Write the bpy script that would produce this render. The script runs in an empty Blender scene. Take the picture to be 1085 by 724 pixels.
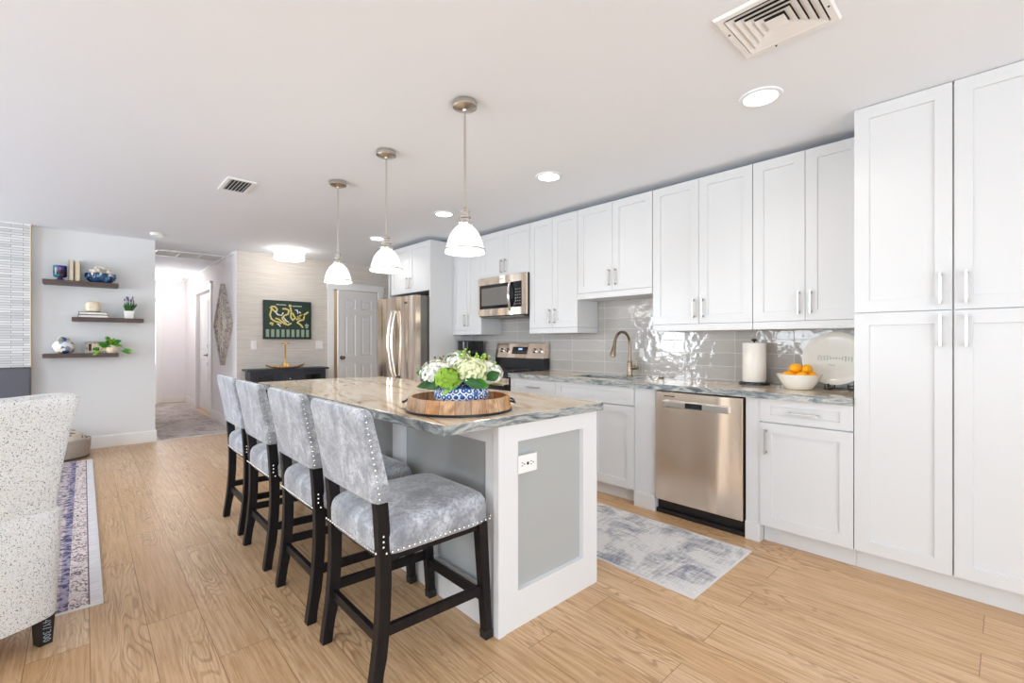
import bpy, bmesh, math, random
from mathutils import Vector, Matrix
random.seed(7)
PI = math.pi
D = bpy.data
SC = bpy.context.scene
COL = SC.collection

# ------------------------------------------------------------------ camera
cam_d = D.cameras.new('camera'); cam = D.objects.new('camera', cam_d); COL.objects.link(cam)
cam_d.sensor_width = 36; cam_d.lens = 36 * 488.5 / 1085
cam_d.clip_start = .05; cam_d.clip_end = 100
cam.location = (0, 0, 1.214)
cam.rotation_euler = (math.radians(90), 0, math.radians(-42.9))
SC.camera = cam
SC.view_settings.view_transform = 'Standard'
SC.view_settings.look = 'None'
SC.view_settings.gamma = 1
SC.view_settings.use_curve_mapping = False
SC.view_settings.exposure = 0.54

# ------------------------------------------------------------------ world + daylight
W = D.worlds.new('sky'); SC.world = W; W.use_nodes = True
bgn = W.node_tree.nodes['Background']
bgn.inputs[0].default_value = (.78, .89, 1.0, 1)
bgn.inputs[1].default_value = 2.2
SC.cycles.max_bounces = 10
SC.cycles.diffuse_bounces = 7
SC.cycles.glossy_bounces = 4
SC.cycles.transmission_bounces = 4
SC.cycles.sample_clamp_indirect = 6
SC.cycles.caustics_reflective = False
SC.cycles.caustics_refractive = False

PEND_W, DOWN_W, FLUSH_W = 3.2, 5.8, 2.5
WARM = (1.0, .93, .85)
def portal(x, y, z, sx, sy, rot, power, col=(.84, .925, 1.0)):
    l = D.lights.new('window_daylight', 'AREA'); l.shape = 'RECTANGLE'; l.size = sx; l.size_y = sy
    l.energy = power; l.color = col
    o = D.objects.new('window_daylight', l); COL.objects.link(o)
    o.location = (x, y, z); o.rotation_euler = rot
    return o
# area lamps added as daylight by the unseen sliding door behind the camera and the living-room windows on the left
UP = math.radians(25)      # upward tilt added to these lamps to brighten the ceiling
portal(-.4, -3.32, 1.15, 4.6, 2.1, (PI/2+UP, 0, 0), 58)
portal(-4.12, 1.0, 1.45, 2.4, 1.5, (PI/2, 0, -PI/2), 32)
portal(-4.12, 3.0, 1.45, 1.2, 1.5, (PI/2+UP, 0, -PI/2), 44)
portal(-4.12, 5.9, 1.45, 1.2, 1.5, (PI/2+UP, 0, -PI/2), 74)
portal(.95, 12.98, 1.4, 1.2, 1.3, (PI/2, 0, PI), 9, (.75, .86, 1.0))

# ------------------------------------------------------------------ node helpers
def newmat(name):
    m = D.materials.new(name); m.use_nodes = True
    nt = m.node_tree; b = nt.nodes['Principled BSDF']
    return m, nt, b
def N(nt, t, **kw):
    n = nt.nodes.new(t)
    for k, v in kw.items():
        if k.startswith('i_'):
            key = k[2:]
            key = int(key) if key.isdigit() else key.replace('_', ' ')
            n.inputs[key].default_value = v
        else: setattr(n, k, v)
    return n
def L(nt, a, b): nt.links.new(a, b)
def c4(c): return (c[0], c[1], c[2], 1)
def srgb(r, g, b):
    f = lambda u: (u/255/12.92) if u/255 <= .04045 else ((u/255+.055)/1.055)**2.4
    return (f(r), f(g), f(b))
def plain(name, col, rough=.5, metal=0, **kw):
    m, nt, b = newmat(name)
    b.inputs['Base Color'].default_value = c4(col); b.inputs['Roughness'].default_value = rough
    b.inputs['Metallic'].default_value = metal
    for k, v in kw.items(): b.inputs[k.replace('_', ' ')].default_value = v
    # a faint procedural mottling, so that nothing is dead flat
    tc = N(nt, 'ShaderNodeTexCoord'); no = N(nt, 'ShaderNodeTexNoise', i_Scale=30.0, i_Detail=3.0)
    L(nt, tc.outputs['Object'], no.inputs['Vector'])
    mr = N(nt, 'ShaderNodeMapRange', i_3=max(.02, rough-.04), i_4=min(1, rough+.04))
    L(nt, no.outputs['Fac'], mr.inputs[0]); L(nt, mr.outputs[0], b.inputs['Roughness'])
    return m
def coords(nt, scale=(1, 1, 1), rot=(0, 0, 0), kind='Object'):
    tc = N(nt, 'ShaderNodeTexCoord'); mp = N(nt, 'ShaderNodeMapping')
    mp.inputs['Scale'].default_value = scale; mp.inputs['Rotation'].default_value = rot
    L(nt, tc.outputs[kind], mp.inputs['Vector'])
    return mp.outputs[0]
def ramp(nt, fac, stops):
    r = N(nt, 'ShaderNodeValToRGB'); e = r.color_ramp.elements
    while len(e) < len(stops): e.new(.5)
    for el, (p, c) in zip(e, stops): el.position = p; el.color = c4(c)
    L(nt, fac, r.inputs[0]); return r.outputs[0]
def mix(nt, fac, a, b, mode='MIX'):
    m = N(nt, 'ShaderNodeMix', data_type='RGBA', blend_type=mode)
    for sock, v in ((m.inputs[0], fac), (m.inputs[6], a), (m.inputs[7], b)):
        if hasattr(v, 'is_output'): L(nt, v, sock)
        elif isinstance(v, (int, float)): sock.default_value = v
        else: sock.default_value = c4(v)
    return m.outputs[2]
def noise(nt, vec, scale, detail=4, rough=.5, dist=0):
    n = N(nt, 'ShaderNodeTexNoise', i_Scale=scale, i_Detail=detail, i_Roughness=rough, i_Distortion=dist)
    L(nt, vec, n.inputs['Vector']); return n.outputs['Fac']
def bump(nt, b, h, strength=.2, dist=.01):
    bp = N(nt, 'ShaderNodeBump', i_Strength=strength, i_Distance=dist)
    L(nt, h, bp.inputs['Height']); L(nt, bp.outputs[0], b.inputs['Normal'])
def math_(nt, op, a, b=0.0):
    m = N(nt, 'ShaderNodeMath', operation=op)
    for i, v in enumerate((a, b)):
        if hasattr(v, 'is_output'): L(nt, v, m.inputs[i])
        else: m.inputs[i].default_value = v
    return m.outputs[0]

# ------------------------------------------------------------------ materials
M = {}
M['cab'] = plain('cabinet_paint', srgb(217, 218, 219), .32)
M['trim'] = plain('trim_paint', srgb(240, 240, 239), .35)
M['ceiling'] = plain('ceiling_paint', srgb(238, 243, 250), .8)
M['wall'] = plain('wall_paint', srgb(226, 227, 227), .7)
M['hallwall'] = plain('hall_paint', srgb(238, 235, 237), .7)
M['beige'] = plain('beige_room_paint', srgb(214, 196, 172), .7)
M['island'] = plain('island_paint', srgb(228, 229, 230), .35)
M['islandgrey'] = plain('island_grey_panel', srgb(176, 179, 178), .4)
M['dark'] = plain('dark_void', (.012, .012, .014), .6)
M['blackplastic'] = plain('black_plastic', (.015, .015, .017), .25)
M['blackglass'] = plain('black_glass', (.01, .01, .012), .06)
M['nickel'] = plain('brushed_nickel', (.62, .58, .53), .25, 1)
M['handle'] = plain('pull_metal', (.60, .57, .53), .3, 1)
M['bronze'] = plain('bronze_metal', (.20, .13, .08), .35, 1)
M['faucet'] = plain('faucet_metal', (.30, .235, .165), .28, 1)
M['brass'] = plain('brass', (.85, .55, .18), .22, 1)
M['chrome'] = plain('chrome', (.8, .8, .8), .12, 1)
M['plateplastic'] = plain('switch_plastic', srgb(240, 240, 238), .4)
M['ironwire'] = plain('iron_wire', (.02, .02, .022), .4, .5)
M['navy'] = plain('charcoal_console_paint', srgb(50, 53, 62), .4)
M['paper'] = plain('paper', srgb(244, 240, 232), .9)
M['pages'] = plain('book_pages', srgb(226, 208, 180), .9)
M['bookcover'] = plain('book_cover', srgb(60, 45, 38), .6)
M['white_ceramic'] = plain('white_ceramic', srgb(245, 243, 236), .15)
M['lemon'] = plain('lemon_skin', srgb(252, 178, 20), .35)
M['black_fabric'] = plain('leg_black', (.012, .013, .016), .35)
M['chalk'] = plain('chalk', srgb(190, 205, 215), .9)
M['leafdark'] = plain('leaf_dark', srgb(40, 92, 34), .4)
M['leaf'] = plain('leaf_green', srgb(66, 138, 42), .4)
M['leaflight'] = plain('leaf_light', srgb(150, 190, 70), .4)
M['petalwhite'] = plain('petal_white', srgb(246, 246, 236), .6)
M['petalcream'] = plain('petal_cream', srgb(236, 240, 196), .6)
M['petalgreen'] = plain('petal_green', srgb(150, 190, 60), .6)
M['berry'] = plain('berry', srgb(110, 100, 50), .4)
M['lavender'] = plain('lavender', srgb(110, 95, 120), .7)
M['coral'] = plain('coral', srgb(228, 222, 206), .85)
M['red'] = plain('red_can', srgb(120, 35, 30), .4)

def emit(name, col, st, base=(.9, .9, .9)):
    m, nt, b = newmat(name)
    b.inputs['Base Color'].default_value = c4(base); b.inputs['Roughness'].default_value = .3
    b.inputs['Emission Color'].default_value = c4(col); b.inputs['Emission Strength'].default_value = st
    return m
M['shade'] = emit('lit_milk_glass', (1, .975, .94), .70)
M['drum'] = emit('lit_drum_fabric', (1, .96, .90), 3.2)
M['lens'] = emit('lit_lens', (1, .97, .92), 6.0)
M['display'] = emit('range_display', (.25, .45, 1.0), 1.2, (.02, .02, .02))

def floor_mat():
    m, nt, b = newmat('oak_planks')
    v = coords(nt, rot=(0, 0, PI/2))             # planks run along world Y
    mp = N(nt, 'ShaderNodeMapping'); mp.inputs['Location'].default_value = (.32, -.0, 0)
    L(nt, v, mp.inputs['Vector'])
    def brick(c1, c2, mortar):
        br = N(nt, 'ShaderNodeTexBrick', offset=.37, offset_frequency=2, squash=1.0)
        br.inputs['Color1'].default_value = c4(c1); br.inputs['Color2'].default_value = c4(c2)
        br.inputs['Mortar'].default_value = c4(mortar)
        br.inputs['Scale'].default_value = 1; br.inputs['Brick Width'].default_value = 1.22
        br.inputs['Row Height'].default_value = .1815; br.inputs['Mortar Size'].default_value = .0012
        br.inputs['Mortar Smooth'].default_value = .1; br.inputs['Bias'].default_value = 0
        L(nt, mp.outputs[0], br.inputs['Vector']); return br
    br = brick((0, 0, 0), (1, 1, 1), (.5, .5, .5))
    rnd = N(nt, 'ShaderNodeSeparateColor'); L(nt, br.outputs['Color'], rnd.inputs[0])
    # per plank offset of the grain
    off = N(nt, 'ShaderNodeCombineXYZ'); 
    L(nt, math_(nt, 'MULTIPLY', rnd.outputs[0], 37.0), off.inputs[0]); L(nt, math_(nt, 'MULTIPLY', rnd.outputs[0], 11.0), off.inputs[2])
    va = N(nt, 'ShaderNodeVectorMath', operation='ADD'); L(nt, mp.outputs[0], va.inputs[0]); L(nt, off.outputs[0], va.inputs[1])
    st = N(nt, 'ShaderNodeMapping'); st.inputs['Scale'].default_value = (1.1, 7, 1); L(nt, va.outputs[0], st.inputs['Vector'])
    big = noise(nt, st.outputs[0], .8, 2, .45, .15)
    # cathedral rings: contour lines of a stretched noise
    rings = math_(nt, 'SINE', math_(nt, 'MULTIPLY', big, 210.0))
    rings = math_(nt, 'ADD', math_(nt, 'MULTIPLY', rings, .5), .5)
    st2 = N(nt, 'ShaderNodeMapping'); st2.inputs['Scale'].default_value = (2.5, 60, 1); L(nt, va.outputs[0], st2.inputs['Vector'])
    fine = noise(nt, st2.outputs[0], 1.5, 6, .7)
    st3 = N(nt, 'ShaderNodeMapping'); st3.inputs['Scale'].default_value = (.9, 3.5, 1); L(nt, va.outputs[0], st3.inputs['Vector'])
    blot = noise(nt, st3.outputs[0], 1.3, 3, .6)
    base = ramp(nt, rnd.outputs[0], [(0, srgb(208, 168, 124)), (.35, srgb(228, 196, 158)), (.7, srgb(216, 180, 138)), (1, srgb(234, 206, 172))])
    col = mix(nt, ramp(nt, fine, [(.34, (0, 0, 0)), (.58, (1, 1, 1))]), srgb(178, 136, 92), base)
    msk = math_(nt, 'MULTIPLY', ramp(nt, rings, [(.66, (0, 0, 0)), (.98, (1, 1, 1))]), ramp(nt, blot, [(.46, (0, 0, 0)), (.62, (1, 1, 1))]))
    col = mix(nt, math_(nt, 'MULTIPLY', msk, .55), col, srgb(140, 98, 58))
    col = mix(nt, ramp(nt, blot, [(.3, (.5, .5, .5)), (.6, (0, 0, 0))]), col, srgb(192, 148, 102))
    col = mix(nt, br.outputs['Fac'], col, srgb(128, 96, 62))
    L(nt, col, b.inputs['Base Color'])
    rr = N(nt, 'ShaderNodeMapRange', i_3=.28, i_4=.42); L(nt, fine, rr.inputs[0]); L(nt, rr.outputs[0], b.inputs['Roughness'])
    bump(nt, b, math_(nt, 'SUBTRACT', math_(nt, 'MULTIPLY', fine, .3), br.outputs['Fac']), .15, .002)
    return m
M['floor'] = floor_mat()

def granite():
    m, nt, b = newmat('polished_stone')
    v = coords(nt, (1, .8, 1), (0, 0, .25))
    w = noise(nt, v, 1.2, 5, .6, 1.2)
    st = N(nt, 'ShaderNodeMapping'); st.inputs['Scale'].default_value = (5, .9, 3); L(nt, v, st.inputs['Vector'])
    n1 = noise(nt, st.outputs[0], 1.6, 8, .65, 1.8)
    n2 = noise(nt, v, 60, 5, .7)
    col = ramp(nt, n1, [(.30, srgb(132, 118, 104)), (.39, srgb(190, 168, 140)), (.46, srgb(220, 204, 180)), (.56, srgb(230, 220, 204)), (.64, srgb(204, 184, 156)), (.74, srgb(150, 138, 126))])
    col = mix(nt, ramp(nt, w, [(.4, (0, 0, 0)), (.7, (.6, .6, .6))]), col, srgb(216, 196, 166))
    col = mix(nt, ramp(nt, n2, [(.55, (0, 0, 0)), (.75, (.35, .35, .35))]), col, srgb(120, 105, 90))
    L(nt, col, b.inputs['Base Color']); b.inputs['Roughness'].default_value = .07
    return m
def granite_edge():
    m, nt, b = newmat('chiselled_stone_edge')
    v = coords(nt, (3, 3, 14), (.25, .2, 0))
    n1 = noise(nt, v, 1.6, 8, .7, 2.2)
    col = ramp(nt, n1, [(.30, srgb(62, 70, 76)), (.43, srgb(112, 120, 124)), (.52, srgb(160, 166, 166)), (.6, srgb(196, 194, 186)), (.7, srgb(118, 120, 118))])
    L(nt, col, b.inputs['Base Color']); b.inputs['Roughness'].default_value = .3
    bump(nt, b, n1, .6, .008)
    return m
M['stone'] = granite(); M['stone_edge'] = granite_edge()

def tile_mat():
    m, nt, b = newmat('glazed_backsplash_tile')
    # wall plane is world Y/Z : x<-Y , y<-Z
    tc = N(nt, 'ShaderNodeNewGeometry'); sp = N(nt, 'ShaderNodeSeparateXYZ'); L(nt, tc.outputs['Position'], sp.inputs[0])
    cb = N(nt, 'ShaderNodeCombineXYZ')
    L(nt, math_(nt, 'SUBTRACT', sp.outputs[1], .212), cb.inputs[0]); L(nt, math_(nt, 'SUBTRACT', sp.outputs[2], .927-.9), cb.inputs[1])
    br = N(nt, 'ShaderNodeTexBrick', offset=0.0, squash=1.0)
    br.inputs['Color1'].default_value = (0, 0, 0, 1); br.inputs['Color2'].default_value = (1, 1, 1, 1)
    br.inputs['Scale'].default_value = 1; br.inputs['Brick Width'].default_value = .3905; br.inputs['Row Height'].default_value = .1
    br.inputs['Mortar Size'].default_value = .0022; br.inputs['Mortar Smooth'].default_value = .2
    L(nt, cb.outputs[0], br.inputs['Vector'])
    col = mix(nt, br.outputs['Color'], srgb(172, 168, 163), srgb(186, 182, 178))
    col = mix(nt, br.outputs['Fac'], col, srgb(206, 204, 200))
    L(nt, col, b.inputs['Base Color'])
    L(nt, mix(nt, br.outputs['Fac'], (.07, .07, .07), (.6, .6, .6)), b.inputs['Roughness'])
    wv = noise(nt, cb.outputs[0], 13, 2, .5, .3)
    h = math_(nt, 'SUBTRACT', math_(nt, 'MULTIPLY', wv, 1.0), math_(nt, 'MULTIPLY', br.outputs['Fac'], .6))
    bump(nt, b, h, .22, .012)
    return m
M['tile'] = tile_mat()

def steel(name, axis='y', tint=(.86, .73, .60), rough=.22):
    m, nt, b = newmat(name)
    sc = (1, 1, 140) if axis == 'h' else (260, 260, 1)
    v = coords(nt, sc); n = noise(nt, v, 2.5, 3, .6)
    b.inputs['Base Color'].default_value = c4(tint); b.inputs['Metallic'].default_value = 1
    mr = N(nt, 'ShaderNodeMapRange', i_3=rough-.05, i_4=rough+.07); L(nt, n, mr.inputs[0]); L(nt, mr.outputs[0], b.inputs['Roughness'])
    # slight panel waviness gives the long vertical streaks of reflection
    v2 = coords(nt, (1, 4.2, .30)); n2 = noise(nt, v2, 1.0, 1, .4)
    bump(nt, b, math_(nt, 'ADD', n2, math_(nt, 'MULTIPLY', n, .0008)), .6, .13)
    return m
M['steel'] = steel('stainless_steel', 'v')
M['steelside'] = plain('fridge_side_grey', srgb(128, 124, 120), .4, .6)

def wallpaper():
    m, nt, b = newmat('grasscloth_wallpaper')
    v = coords(nt, (2.2, 2.2, 95)); n = noise(nt, v, 1.0, 5, .65)
    v2 = coords(nt, (5, 5, 22)); n2 = noise(nt, v2, 1.2, 4, .6)
    col = ramp(nt, n, [(.3, srgb(196, 188, 178)), (.5, srgb(216, 209, 200)), (.7, srgb(229, 224, 217))])
    col = mix(nt, ramp(nt, n2, [(.3, (0, 0, 0)), (.75, (.5, .5, .5))]), col, srgb(205, 198, 190))
    L(nt, col, b.inputs['Base Color']); b.inputs['Roughness'].default_value = .75
    bump(nt, b, n, .3, .003); return m
M['wallpaper'] = wallpaper()
def stackstone():
    m, nt, b = newmat('stacked_strip_stone')
    g = N(nt, 'ShaderNodeNewGeometry'); sp = N(nt, 'ShaderNodeSeparateXYZ'); L(nt, g.outputs['Position'], sp.inputs[0])
    cb = N(nt, 'ShaderNodeCombineXYZ'); L(nt, math_(nt, 'ADD', sp.outputs[0], sp.outputs[1]), cb.inputs[0]); L(nt, sp.outputs[2], cb.inputs[1])
    br = N(nt, 'ShaderNodeTexBrick', offset=.41)
    br.inputs['Color1'].default_value = c4(srgb(196, 198, 198)); br.inputs['Color2'].default_value = c4(srgb(228, 228, 226)); br.inputs['Mortar'].default_value = c4(srgb(150, 148, 146))
    br.inputs['Scale'].default_value = 1; br.inputs['Brick Width'].default_value = .21; br.inputs['Row Height'].default_value = .026; br.inputs['Mortar Size'].default_value = .0022
    L(nt, cb.outputs[0], br.inputs['Vector']); L(nt, br.outputs['Color'], b.inputs['Base Color'])
    b.inputs['Roughness'].default_value = .7
    bump(nt, b, math_(nt, 'SUBTRACT', 1.0, br.outputs['Fac']), .5, .006); return m
M['strip'] = stackstone()

def velvet():
    m, nt, b = newmat('grey_crushed_velvet')
    v = coords(nt); n = noise(nt, v, 9, 5, .65, .6); n2 = noise(nt, v, 75, 4, .7)
    col = ramp(nt, n, [(.3, srgb(126, 129, 136)), (.47, srgb(168, 172, 179)), (.62, srgb(204, 208, 214))])
    col = mix(nt, ramp(nt, n2, [(.36, (.75, .75, .75)), (.55, (0, 0, 0))]), col, srgb(122, 127, 138))
    L(nt, col, b.inputs['Base Color']); b.inputs['Roughness'].default_value = .6
    b.inputs['Sheen Weight'].default_value = .6; b.inputs['Sheen Roughness'].default_value = .35
    bump(nt, b, n2, .25, .003); return m
M['velvet'] = velvet()
def darkwood():
    m, nt, b = newmat('worn_espresso_wood')
    v = coords(nt, (1, 1, 1)); n = noise(nt, v, 55, 4, .7); n1 = noise(nt, coords(nt, (30, 30, 3)), 1.5, 4, .6)
    col = ramp(nt, n1, [(.3, (.005, .005, .006)), (.7, (.014, .011, .012))])
    col = mix(nt, ramp(nt, n, [(.70, (0, 0, 0)), (.78, (.6, .6, .6))]), col, srgb(150, 130, 115))
    L(nt, col, b.inputs['Base Color']); b.inputs['Roughness'].default_value = .38; b.inputs['Specular IOR Level'].default_value = .25; return m
M['espresso'] = darkwood()
def boucle():
    m, nt, b = newmat('speckled_boucle')
    v = coords(nt); n = noise(nt, v, 185, 3, .6); n2 = noise(nt, v, 300, 3, .7); n3 = noise(nt, v, 70, 2, .5)
    col = mix(nt, ramp(nt, n2, [(.35, (1, 1, 1)), (.6, (0, 0, 0))]), srgb(246, 246, 245), srgb(220, 224, 228))
    f = ramp(nt, n, [(.375, (1, 1, 1)), (.42, (0, 0, 0))])
    col = mix(nt, f, col, srgb(116, 118, 118))
    f2 = ramp(nt, n, [(.62, (0, 0, 0)), (.66, (.8, .8, .8))])
    col = mix(nt, f2, col, srgb(186, 176, 150))
    L(nt, col, b.inputs['Base Color']); b.inputs['Roughness'].default_value = .95
    b.inputs['Sheen Weight'].default_value = .3
    bump(nt, b, math_(nt, 'ADD', n2, n3), .6, .004); return m
M['boucle'] = boucle()
def rug_abstract(name, a, bcol, c, sx, sy, sc=1.0):
    m, nt, b = newmat(name)
    v = coords(nt, (1, 1, 1)); n = noise(nt, v, 3.2*sc, 6, .7, .8)
    h = noise(nt, coords(nt, (sx, sy, 1)), 1.0, 5, .75); h2 = noise(nt, coords(nt, (sy, sx, 1)), 1.0, 5, .75)
    f = math_(nt, 'ADD', math_(nt, 'MULTIPLY', n, .55), math_(nt, 'MULTIPLY', math_(nt, 'ADD', h, h2), .225))
    col = ramp(nt, f, [(.41, c), (.475, bcol), (.51, a), (.66, a)])
    fine = noise(nt, v, 160, 3, .7)
    col = mix(nt, ramp(nt, fine, [(.45, (.5, .5, .5)), (.62, (0, 0, 0))]), col, bcol)
    L(nt, col, b.inputs['Base Color']); b.inputs['Roughness'].default_value = .95
    bump(nt, b, fine, .4, .003); return m
M['rug_kitchen'] = rug_abstract('abstract_grey_rug', srgb(236, 233, 230), srgb(196, 195, 197), srgb(96, 104, 130), 5, 70, 1.2)
M['rug_hall'] = rug_abstract('hall_runner_fabric', srgb(205, 196, 190), srgb(176, 164, 158), srgb(138, 126, 126), 3, 26)
def rug_living():
    m, nt, b = newmat('patterned_living_rug')
    g = N(nt, 'ShaderNodeNewGeometry'); sp = N(nt, 'ShaderNodeSeparateXYZ'); L(nt, g.outputs['Position'], sp.inputs[0])
    X, Y = sp.outputs[0], sp.outputs[1]
    v = coords(nt)
    n = noise(nt, v, 30, 5, .7); ns = noise(nt, coords(nt, (1, 12, 1)), 4, 4, .7)
    outer = mix(nt, ramp(nt, ns, [(.4, (0, 0, 0)), (.6, (1, 1, 1))]), srgb(208, 205, 208), srgb(230, 226, 226))
    ck = noise(nt, coords(nt, (1.0, .8, 1)), 34, 3, .6, 2.2)
    band = mix(nt, ramp(nt, ck, [(.44, (0, 0, 0)), (.49, (1, 1, 1))]), srgb(112, 92, 102), srgb(226, 212, 208))
    # framed blocks along the band
    fr = math_(nt, 'FRACT', math_(nt, 'MULTIPLY', Y, 5.0))
    band = mix(nt, math_(nt, 'LESS_THAN', fr, .12), band, srgb(214, 202, 200))
    field = mix(nt, ramp(nt, n, [(.42, (0, 0, 0)), (.55, (1, 1, 1))]), srgb(70, 68, 98), srgb(206, 190, 190))
    lt = lambda a, t: math_(nt, 'LESS_THAN', a, t)
    col = mix(nt, lt(X, .022), outer, srgb(120, 100, 104))
    col = mix(nt, lt(X, .016), col, band)
    dk = mix(nt, ramp(nt, n, [(.45, (0, 0, 0)), (.55, (1, 1, 1))]), srgb(72, 70, 104), srgb(168, 158, 178))
    col = mix(nt, lt(X, -.052), col, dk)
    col = mix(nt, lt(X, -.085), col, field)
    L(nt, col, b.inputs['Base Color']); b.inputs['Roughness'].default_value = .95
    bump(nt, b, n, .4, .003); return m
M['rug_living'] = rug_living()
M['rug_edge'] = plain('rug_binding', srgb(222, 220, 220), .9)
def woodm(name, a, bb, c, sc=(3, 3, 3), rough=.45):
    m, nt, b = newmat(name)
    v = coords(nt, sc); n = noise(nt, v, 1.5, 6, .65, 1.0)
    L(nt, ramp(nt, n, [(.3, a), (.5, bb), (.7, c)]), b.inputs['Base Color']); b.inputs['Roughness'].default_value = rough
    return m
M['shelfwood'] = woodm('dark_shelf_wood', srgb(62, 48, 42), srgb(82, 64, 56), srgb(98, 80, 70), (3, 30, 30))
M['traywood'] = woodm('tray_plank_wood', srgb(150, 96, 52), srgb(202, 146, 92), srgb(222, 178, 130), (3, 3, 1))
M['rusticwood'] = woodm('rustic_wood', srgb(92, 62, 38), srgb(150, 108, 70), srgb(188, 148, 104), (10, 10, 3))
M['brownwood'] = woodm('brown_tray_wood', srgb(110, 60, 28), srgb(150, 88, 40), srgb(180, 112, 56), (4, 20, 20))
def barrel():
    # staves: each with its own tone, by angle around the tray
    m, nt, b = newmat('barrel_stave_wood')
    tc = N(nt, 'ShaderNodeTexCoord'); sp = N(nt, 'ShaderNodeSeparateXYZ'); L(nt, tc.outputs['Object'], sp.inputs[0])
    ang = math_(nt, 'ARCTAN2', sp.outputs[1], sp.outputs[0])
    k = math_(nt, 'MULTIPLY', ang, 22/(2*PI)); fl = math_(nt, 'FLOOR', k)
    wn = N(nt, 'ShaderNodeTexWhiteNoise', noise_dimensions='1D'); L(nt, fl, wn.inputs['W'])
    n = noise(nt, coords(nt, (22, 22, 5)), 1.5, 5, .65, .8)
    tone = ramp(nt, wn.outputs['Value'], [(0, srgb(196, 128, 70)), (.3, srgb(222, 160, 96)), (.55, srgb(208, 176, 142)), (.8, srgb(188, 138, 88)), (1, srgb(176, 160, 140))])
    col = mix(nt, ramp(nt, n, [(.35, (.7, .7, .7)), (.6, (0, 0, 0))]), tone, srgb(120, 74, 38))
    gap = math_(nt, 'LESS_THAN', math_(nt, 'FRACT', k), .03)
    col = mix(nt, gap, col, srgb(70, 44, 24))
    L(nt, col, b.inputs['Base Color']); b.inputs['Roughness'].default_value = .4; return m
M['barrel'] = barrel()
def bluewhite():
    m, nt, b = newmat('blue_white_porcelain')
    tc = N(nt, 'ShaderNodeTexCoord'); sp = N(nt, 'ShaderNodeSeparateXYZ'); L(nt, tc.outputs['Object'], sp.inputs[0])
    ang = math_(nt, 'ARCTAN2', sp.outputs[1], sp.outputs[0])
    cb = N(nt, 'ShaderNodeCombineXYZ'); L(nt, math_(nt, 'MULTIPLY', ang, 20/(2*PI)), cb.inputs[0]); L(nt, math_(nt, 'MULTIPLY', sp.outputs[2], 30.0), cb.inputs[1])
    vo = N(nt, 'ShaderNodeTexVoronoi', feature='F1', i_Scale=1.3, i_Randomness=.3); L(nt, cb.outputs[0], vo.inputs['Vector'])
    s = math_(nt, 'SINE', math_(nt, 'MULTIPLY', vo.outputs['Distance'], 15.0))
    n = noise(nt, cb.outputs[0], 6.0, 2, .5)
    s = math_(nt, 'ADD', s, math_(nt, 'MULTIPLY', math_(nt, 'SUBTRACT', n, .5), 2.0))
    big = N(nt, 'ShaderNodeTexVoronoi', feature='F1', i_Scale=.55, i_Randomness=.2); L(nt, cb.outputs[0], big.inputs['Vector'])
    col = mix(nt, ramp(nt, s, [(.30, (0, 0, 0)), (.42, (1, 1, 1))]), srgb(44, 88, 158), srgb(232, 238, 242))
    col = mix(nt, math_(nt, 'LESS_THAN', big.outputs['Distance'], .17), col, srgb(60, 110, 180))
    col = mix(nt, math_(nt, 'GREATER_THAN', sp.outputs[2], .090), col, srgb(40, 80, 150))
    L(nt, col, b.inputs['Base Color']); b.inputs['Roughness'].default_value = .12; return m
M['bluewhite'] = bluewhite()
def spots(name, pal, sc=30, rough=.3):
    m, nt, b = newmat(name)
    vo = N(nt, 'ShaderNodeTexVoronoi', i_Scale=float(sc)); L(nt, coords(nt), vo.inputs['Vector'])
    s = N(nt, 'ShaderNodeSeparateColor'); L(nt, vo.outputs['Color'], s.inputs[0])
    r = N(nt, 'ShaderNodeValToRGB'); r.color_ramp.interpolation = 'CONSTANT'; e = r.color_ramp.elements
    while len(e) < len(pal): e.new(.5)
    for i, c in enumerate(pal): e[i].position = i/len(pal); e[i].color = c4(c)
    L(nt, s.outputs[0], r.inputs[0]); L(nt, r.outputs[0], b.inputs['Base Color']); b.inputs['Roughness'].default_value = rough
    return m
M['mosaic_vase'] = spots('multicolour_pebble_glaze', [srgb(235, 235, 238), srgb(225, 230, 235), srgb(60, 80, 150), srgb(200, 160, 70), srgb(238, 236, 230), srgb(150, 160, 180), srgb(110, 120, 90), srgb(236, 220, 200)], 24)
M['blueglass'] = spots('blue_glass', [srgb(28, 60, 96), srgb(50, 100, 150), srgb(20, 40, 66), srgb(110, 160, 200), srgb(36, 76, 120)], 34, .12)
M['candleglass'] = spots('iridescent_jar_glass', [srgb(50, 40, 60), srgb(60, 60, 140), srgb(30, 90, 120), srgb(40, 130, 110), srgb(90, 50, 80), srgb(50, 50, 100)], 26, .15)
M['marble_beige'] = woodm('beige_marble', srgb(222, 196, 150), srgb(240, 222, 190), srgb(228, 226, 222), (14, 14, 14), .3)
M['carved'] = None
def carved():
    m, nt, b = newmat('carved_whitewashed_wood')
    vo = N(nt, 'ShaderNodeTexVoronoi', feature='DISTANCE_TO_EDGE', i_Scale=17.0); L(nt, coords(nt), vo.inputs['Vector'])
    n = noise(nt, coords(nt), 60, 4, .7)
    col = ramp(nt, vo.outputs['Distance'], [(.0, srgb(240, 236, 232)), (.10, srgb(222, 216, 210)), (.15, srgb(120, 110, 104)), (.3, srgb(160, 150, 142))])
    col = mix(nt, ramp(nt, n, [(.4, (.5, .5, .5)), (.6, (0, 0, 0))]), col, srgb(110, 98, 90))
    L(nt, col, b.inputs['Base Color']); b.inputs['Roughness'].default_value = .8; return m
M['carved'] = carved()
M['driftwood'] = woodm('driftwood_frame', srgb(120, 108, 100), srgb(186, 176, 166), srgb(222, 215, 208), (12, 12, 12), .8)
M['greenposter'] = plain('poster_green', srgb(30, 54, 44), .35)
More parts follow.
